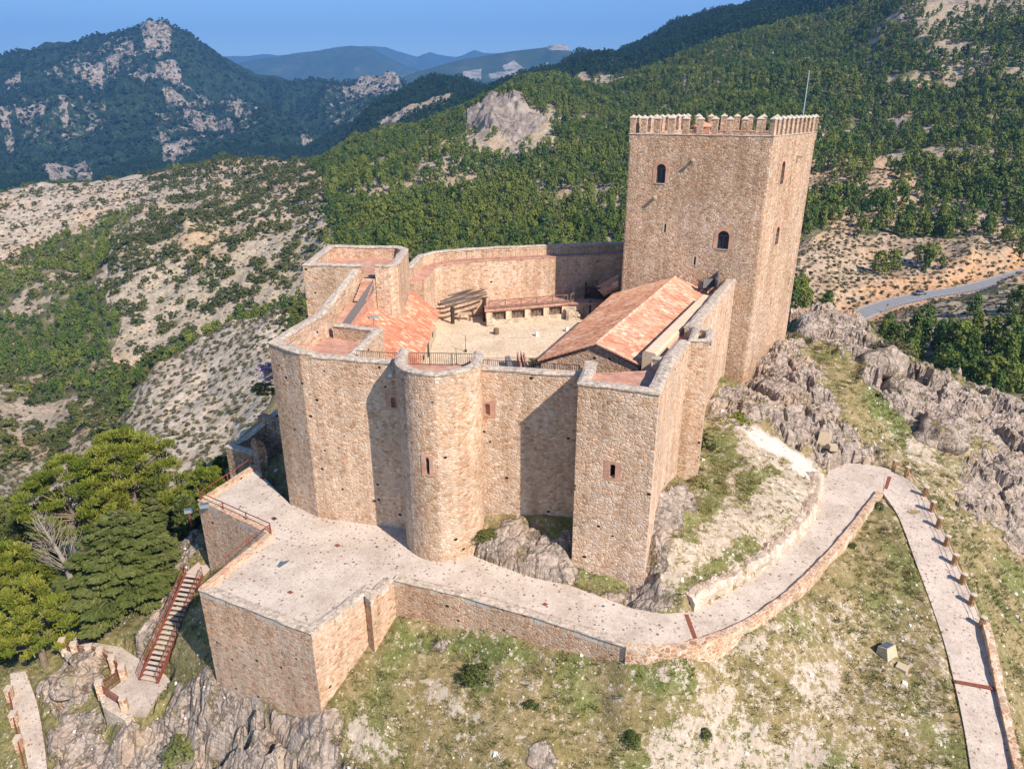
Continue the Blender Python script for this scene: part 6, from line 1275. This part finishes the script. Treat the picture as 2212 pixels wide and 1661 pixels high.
for n_, i in enumerate(trees_i):
    rt = bpy.data.objects.new('pine_tree', None); rt.location = (x[i], y[i], z[i] - .2); rt.scale = (wdt[i], wdt[i], hh[i]); rt.rotation_euler.z = rg.uniform(0, 6.28); col.objects.link(rt)
    side = px[i] < 690; rt['label'] = 'dark pine tree on the scrubby slopes to the left of the castle' if side else ('pine tree in the dense wood right of the keep by the valley road' if px[i] > 1600 else 'pine tree in the dense wood behind the castle'); rt['category'] = 'tree'; rt['group'] = 'pines on the left slopes' if side else ('pines in the wood right of the keep' if px[i] > 1600 else 'pines in the wood behind the castle')
    for me_, nm in ((cr_me[n_ % 6], 'crown'), (tr_me, 'trunk')): o = bpy.data.objects.new(nm, me_); col.objects.link(o); o.parent = rt
for n_, i in enumerate(bush_i):
    o = bpy.data.objects.new('round_bush', bu_me[n_ % 3]); o.location = (x[i], y[i], z[i] - .2); o.scale = (wdt[i], wdt[i], hh[i]); o.rotation_euler.z = rg.uniform(0, 6.28); col.objects.link(o)
    o['label'] = 'round olive green bush dotted on the pale slopes left of the castle'; o['category'] = 'bush'; o['group'] = 'round bushes on the pale slopes'
lo = [crown(k, s + 40, 34, 9, .05, .06) for k, s in kinds]; lo2 = [crown('bush', s, 22, 8, .085, .085) for s in (31, 32, 33)]
k_ = ~ind & ~isb; merged('pine_wood', '', lo, x[k_], y[k_], z[k_] - .3, hh[k_], wdt[k_], tint[k_], M['pine'])
k_ = ~ind & isb
if k_.sum(): merged('bush_cover', '', lo2, x[k_], y[k_], z[k_] - .2, hh[k_], wdt[k_], tint[k_], M['bush'])
# farther wood, smaller in the picture
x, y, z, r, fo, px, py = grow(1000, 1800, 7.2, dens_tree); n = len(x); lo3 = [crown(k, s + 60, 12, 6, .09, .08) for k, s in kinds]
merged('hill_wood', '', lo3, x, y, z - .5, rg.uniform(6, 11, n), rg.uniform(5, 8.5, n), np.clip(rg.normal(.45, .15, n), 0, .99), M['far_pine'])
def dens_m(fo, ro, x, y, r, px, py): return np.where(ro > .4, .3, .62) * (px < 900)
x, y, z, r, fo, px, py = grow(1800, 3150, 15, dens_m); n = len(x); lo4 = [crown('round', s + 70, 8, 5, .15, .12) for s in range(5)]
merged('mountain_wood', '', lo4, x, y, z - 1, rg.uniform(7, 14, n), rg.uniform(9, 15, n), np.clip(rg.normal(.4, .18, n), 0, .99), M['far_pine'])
# low scrub on the bare slopes
def dens_s(fo, ro, x, y, r, px, py): return (sdist(x, y, [tuple(p[:2]) for p in road_line[::4]] + [tuple(road_line[-1][:2])]) > 4.5) * np.where((fo < .5), .8, .05) * np.where(((r < 262) & (px < 720)) | (px > 1600), 1, .3)
x, y, z, r, fo, px, py = grow(118, 420, 2.3, dens_s); n = len(x); lo5 = [crown('bush', s, 9, 6, .17, .15) for s in (51, 52, 53)]
merged('scrub', '', lo5, x, y, z - .1, rg.uniform(.35, .95, n), rg.uniform(.6, 1.5, n), rg.random(n), M['scrub'])
x, y, z, r, fo, px, py = grow(420, 800, 4.2, lambda fo, ro, x, y, r, px, py: .55 * (fo < .5) * (px < 720)); n = len(x)
merged('scrub', '', lo5, x, y, z - .1, rg.uniform(.5, 1.2, n), rg.uniform(1, 2.4, n), rg.random(n), M['scrub'])
# grass tufts, stones on the near slope
def scatter_near(n, dfun):
    xx = rg.uniform(-50, 62, n); yy = rg.uniform(26, 100, n); zz = near_z(xx, yy); px, py = proj(xx, yy, zz); ii = ((xx - GX[0]) / .22).astype(int); jj = ((yy - GY[0]) / .22).astype(int)
    ok = (px > -30) & (px < 2240) & (py < 1720) & (py > 600) & ~inr[jj, ii] & ~inl[jj, ii] & ~inlp[jj, ii] & ~inpl[jj, ii] & ~inc[jj, ii] & (rg.random(n) < dfun(rs[jj, ii], bare[jj, ii], lush[jj, ii], xx, yy)); return xx[ok], yy[ok], zz[ok], rs[jj, ii][ok], lush[jj, ii][ok]
def tuft(seed, n=14):
    r_ = np.random.default_rng(seed); V = []
    for _ in range(n):
        a = r_.uniform(0, 6.28); b = r_.uniform(0, .45); p = np.array([math.cos(a) * b, math.sin(a) * b, 0]); l = r_.uniform(.5, 1.0); o = np.array([math.cos(a), math.sin(a), 0]) * r_.uniform(.15, .6); w_ = np.array([-math.sin(a), math.cos(a), 0]) * .07; V += [p - w_, p + w_, p + o + np.array([0, 0, l]) + w_ * .3, p + o + np.array([0, 0, l]) - w_ * .3]
    return np.array(V), r_.random(n)
X_, Y_, Z_, k1, k2 = scatter_near(90000, lambda ro, ba, lu, x, y: (1 - ro) * np.where(ba > .5, .1, .75) * np.clip(fbm(x / 1.5, y / 1.5, 3, 8) * 2.4 - .6, .1, 1)); n = len(X_)
merged('grass', '', [tuft(s) for s in range(6)], X_, Y_, Z_ - .02, rg.uniform(.1, .26, n) * (1 + k2 * .4), rg.uniform(.25, .5, n), np.clip(.62 - k2 * .55 + rg.normal(0, .16, n), 0, .99), M['grass_tuft'])
def stone(seed):
    r_ = np.random.default_rng(seed); V = [(-1, -1, -.6), (1, -1, -.6), (1, 1, -.6), (-1, 1, -.6), (-.7, -.7, .6), (.7, -.7, .6), (.7, .7, .6), (-.7, .7, .6)]; V = np.array(V) * (1 + r_.uniform(-.3, .3, (8, 3))); f = [(0, 1, 5, 4), (1, 2, 6, 5), (2, 3, 7, 6), (3, 0, 4, 7), (4, 5, 6, 7)]; return np.concatenate([V[list(q)] for q in f]), np.zeros(5)
X_, Y_, Z_, k1, k2 = scatter_near(26000, lambda ro, ba, lu, x, y: np.where(ro > .5, .15, .3) * np.clip(fbm(x / 3, y / 3, 3, 28) * 4 - 1.6, .05, 1)); n = len(X_); sz = np.exp(rg.normal(-3.1, .45, n))
merged('loose_stones', '', [stone(s) for s in range(8)], X_, Y_, Z_ + .01, sz, sz * rg.uniform(.9, 1.4, n), rg.random(n), M['white'])
# small shrubs and plants that can be told apart
def shrub(label, x, y, g, w_, h_, seed, m='bush', name='shrub', absolute=None):
    q = absolute or npt(x, y, g); V, lf = crown('bush', seed, 60, 14, .05, .09); me_ = np_mesh(name, V, q_faces(len(V) // 4), fattrs={'leaf': lf}); o = link_mesh(name, me_, M[m]); o.location = (q[0], q[1], q[2] - .05); o.scale = (w_, w_, h_); tag(o, label, 'shrub'); return o
shrub('dark green shrub in the grass below the long low wall', 1030, 1462, -4, 1.6, .8, 1)
shrub('small round green shrub in the middle of the lower grass slope', 1147, 1525, -5, .7, .45, 2)
shrub('spiky green shrub at the edge of the white bare patch at the bottom', 1365, 1600, -5.5, 1.0, .6, 3)
shrub('small dark shrub alone on the white bare patch at the bottom', 1524, 1588, -5.5, .6, .5, 4)
shrub('dry green shrub among bare twigs at the bottom left cliff', 395, 1625, -14, 2.2, 1.2, 5, 'grass_tuft')
shrub('green shrub beside the end of the curved brown curb wall', 1897, 1098, -.6, .8, .6, 6)
shrub('tiny dark green shrub on the slope below the curved curb wall', 1840, 1180, -1, .5, .4, 7)
shrub('yellow-green bush at the foot of the keep rocks', 1600, 912, 3, 2.2, .9, 8, 'big_pine')
shrub('feathery pale bush on the rocks under the crest right of the keep', 1930, 765, 3, 3.4, 1.6, 9, 'scrub')
shrub('green tussock at the foot of the small turret', 1520, 955, 3, 2.4, 1.0, 10, 'grass_tuft')
shrub('green tussock lower down the pale scree below the right wall', 1512, 1050, 2.6, 1.6, .8, 12, 'grass_tuft')
shrub('green moss plants in the rocky corner between round tower and square bastion', 1052, 1160, .6, 1.5, .5, 13)
shrub('lilac flowering shrub at the foot of the corner tower', 588, 815, 0, 1.5, 1.4, 14, 'lilac', absolute=PY(580, 818, 56.5))
shrub('dark rosette bush beside the corner tower on the scree edge', 579, 847, 0, 1.8, 1.0, 15, absolute=PY(572, 850, 60.5))
shrub('flower bush growing out of the low retaining wall', 1341, 1372, 0, .5, .4, 16, 'scrub', absolute=tuple(np.array(P(1341, 1376, -.6)) + [0, -.05, 0]))
shrub('dark weeds in the window well beside the right hall gable', 1160, 792, 8, 1.6, .8, 17, absolute=P(1160, 792, 9.5))
# big trees at the left
def pine_big(label, base, h, rad, seed, m='big_pine', kind='umbrella', n_cl=220, n_q=120, bark='bark', name='pine_tree', cat='tree'):
    t = empty(name, base, label, cat); r_ = np.random.default_rng(seed); cp_ = crown_pts(kind, n_cl, r_); lob = 1 + .22 * np.sin(np.arctan2(cp_[:, 1], cp_[:, 0]) * 3 + seed); cp_[:, 0] *= rad * 2 * lob; cp_[:, 1] *= rad * 2 * lob; cp_[:, 2] *= h
    C_ = np.repeat(cp_, n_q, 0); off = r_.normal(0, 1, C_.shape); off /= np.linalg.norm(off, axis=1, keepdims=True); off *= (r_.random((len(C_), 1)) ** .4) * np.array([1.15, 1.15, .42]) * rad * .15; c = C_ + off
    d = off / (np.linalg.norm(off, axis=1, keepdims=True)) * .7 + np.array([0, 0, .8]) + r_.normal(0, .45, C_.shape); d /= np.linalg.norm(d, axis=1, keepdims=True); s_ = np.cross(d, r_.normal(0, 1, C_.shape)); s_ /= np.linalg.norm(s_, axis=1, keepdims=True)
    L_ = r_.uniform(.13, .3, (len(c), 1)); V = quads(c, s_ * L_ * .16, d * L_); me_ = np_mesh('crown', V, q_faces(len(c)), fattrs={'leaf': np.repeat(r_.random(n_cl), n_q) * .6 + r_.random(len(c)) * .4}); link_mesh('crown', me_, M[m], t)
    mb = MB(); top = np.array([r_.uniform(-.5, .5), r_.uniform(-.5, .5), h * .8]); mb.tube([(0, 0, min(-1, float(near_z(base[0], base[1])) - base[2] - 1)), (0.1, 0, h * .3), tuple(top * .7), tuple(top)], [.32, .26, .16, .06], 9)
    for i in range(0, n_cl, 4):
        z0 = min(max(cp_[i][2] * .7, h * .25), h * .75); p0 = top * (z0 / (h * .8)); p0[2] = z0; mid_ = (p0 + cp_[i]) / 2 + np.array([0, 0, -.2]); mb.tube([p0, mid_, cp_[i]], [.09, .05, .02], 5)
    mb.build('trunk', M[bark], t); return t
def cedar(label, base, h, rad, seed):
    t = empty('cedar_tree', base, label, 'tree'); r_ = np.random.default_rng(seed); C_, D_, S_, L_, lf = [], [], [], [], []; mb = MB(); mb.tube([(0, 0, min(-1, float(near_z(base[0], base[1])) - base[2] - 1)), (0, 0, h)], [.4, .04], 9)
    for i in range(150):
        z = h * (.04 + .95 * (round(i / 150 * 15) + r_.uniform(-.22, .22)) / 15); a = i * 2.399 + r_.uniform(-.3, .3); Rr = rad * (1 - (z / h)) ** .75 * r_.uniform(.75, 1.08) + .3; dr_ = np.array([math.cos(a), math.sin(a), 0]); tip = dr_ * Rr + np.array([0, 0, z - Rr * .06 + Rr * .12]); mb.tube([(0, 0, z), tuple(tip * .5 + np.array([0, 0, z * .5 + .08])), tuple(tip)], [.06, .04, .015], 4)
        lr_ = r_.random(); n_ = int(95 * Rr)
        for _ in range(n_):
            s = r_.uniform(.15, 1) ** .7; wd = (.12 + .30 * math.sin(math.pi * min(1, s * .95))) * Rr * .55; side = r_.uniform(-1, 1); lat = np.array([-dr_[1], dr_[0], 0]); c = dr_ * Rr * s + lat * side * wd + np.array([0, 0, z + Rr * .06 * s - abs(side) * .12 + r_.normal(0, .05)])
            dd = dr_ * .8 + lat * side * .8 + np.array([0, 0, r_.normal(0, .18)]); dd /= np.linalg.norm(dd); ss = np.cross(dd, np.array([0, 0, 1]) + r_.normal(0, .25, 3)); ss /= np.linalg.norm(ss); C_.append(c); D_.append(dd); S_.append(ss); L_.append(r_.uniform(.12, .24)); lf.append(lr_ * .35 + r_.random() * .3 + s * .3)
    C_, D_, S_, L_ = map(np.array, (C_, D_, S_, L_)); V = quads(C_, S_ * L_[:, None] * .28, D_ * L_[:, None]); link_mesh('crown', np_mesh('crown', V, q_faces(len(C_)), fattrs={'leaf': np.clip(lf, 0, 1)}), M['cedar'], t); mb.build('trunk', M['bark'], t); return t
def nb(x, y, g=-20):
    q = npt(x, y, g); return (q[0], q[1], float(near_z(q[0], q[1])))
def at_r(x, y, r, ztop_h):                         # crown top at photo point and range, stands on the ground below it
    q = PR(x, y, r); return (q[0], q[1], q[2] - ztop_h)
pine_big('tall bright green pine with the broadest crown left of the terrace', at_r(255, 945, 78, 12.5), 12.5, 5.2, 1, n_cl=190)
pine_big('bright green pine leaning out at the left of the tallest pine', at_r(130, 1000, 76, 11), 11, 4.2, 2, n_cl=125)
pine_big('darker pine between the tallest pine and the terrace corner', at_r(330, 1020, 76, 11), 11, 3.2, 4, 'cedar', 'cone', n_cl=200)
pine_big('small round bright pine just below the terrace railing', at_r(438, 1018, 72, 6.5), 6.5, 2.2, 5, n_cl=120)
pine_big('dark green fir beside the terrace corner', at_r(395, 1075, 70, 8), 8, 2.8, 6, 'cedar', 'cone', n_cl=170)
pine_big('dark green tree peeping over the outwork wall', at_r(484, 985, 85, 6), 6, 1.9, 7, n_cl=90)
pine_big('bright pine at the left picture edge above the side path', at_r(45, 1270, 66, 8.5), 8.5, 3.4, 8, n_cl=115)
pine_big('half-hidden pine low at the left edge, nearest to the camera', nb(-8, 1440, -15), 5.0, 2.3, 9, n_cl=110)
pine_big('dusky pine at the left edge above the dead tree', at_r(20, 1080, 84, 12), 12, 4, 12, 'cedar', n_cl=200)
pine_big('olive pine in the gap left of the dead tree', at_r(0, 1190, 74, 10), 10, 3.4, 13, n_cl=180)
cedar('wide green cedar with layered drooping branches on the grass below the terrace', at_r(248, 1105, 67, 8.6), 8.6, 6.9, 21)
cedar('smaller layered cedar behind the wide cedar, close to the terrace corner', at_r(330, 1080, 74, 9), 9, 3.4, 22)
t = empty('dead_tree', at_r(120, 1120, 69, 8.5), 'pale leafless dead tree standing between the green pines', 'tree'); mb = MB(); r_ = np.random.default_rng(3); mb.tube([(0, 0, -2), (-.3, .1, 3.5), (-.9, 0, 6), (-1.6, 0, 8.5)], [.3, .24, .14, .03], 8)
br = MB()
for i in range(46): z0 = r_.uniform(2.5, 8); p0 = np.array([-.3 - (z0 - 3) * .24, 0, z0]); a = r_.uniform(0, 6.28); l = (9 - z0) * .35 + .8; e = p0 + np.array([math.cos(a) * l * .7, math.sin(a) * l * .7, l * .9]); br.tube([p0, (p0 + e) / 2 + r_.normal(0, .15, 3), e], [.045, .025, .008], 4); [br.tube([(p0 + e) / 2, e + r_.normal(0, .5, 3)], [.02, .008], 3) for _ in range(3)]
mb.build('trunk', M['pale_bark'], t); br.build('branches', M['pale_bark'], t)
# ---------------------------------------------------------------- haze
hm = MB(); hz0, hz1 = -1605.0, 1750.0; hm.prism([(-18500, -300), (18500, -300), (18500, 19500), (-18500, 19500)], hz0, hz1)
m_, t_, b_ = mat('haze'); vol = t_.nodes.new('ShaderNodeVolumePrincipled'); vol.inputs['Color'].default_value = (.17, .45, 1.0, 1); vol.inputs['Density'].default_value = 1.0e-4; vol.inputs['Anisotropy'].default_value = 0.0
t_.nodes.remove(b_); t_.links.new(vol.outputs[0], t_.nodes['Material Output'].inputs['Volume'])
hz = hm.build('haze', m_); tag(hz, kind='stuff')
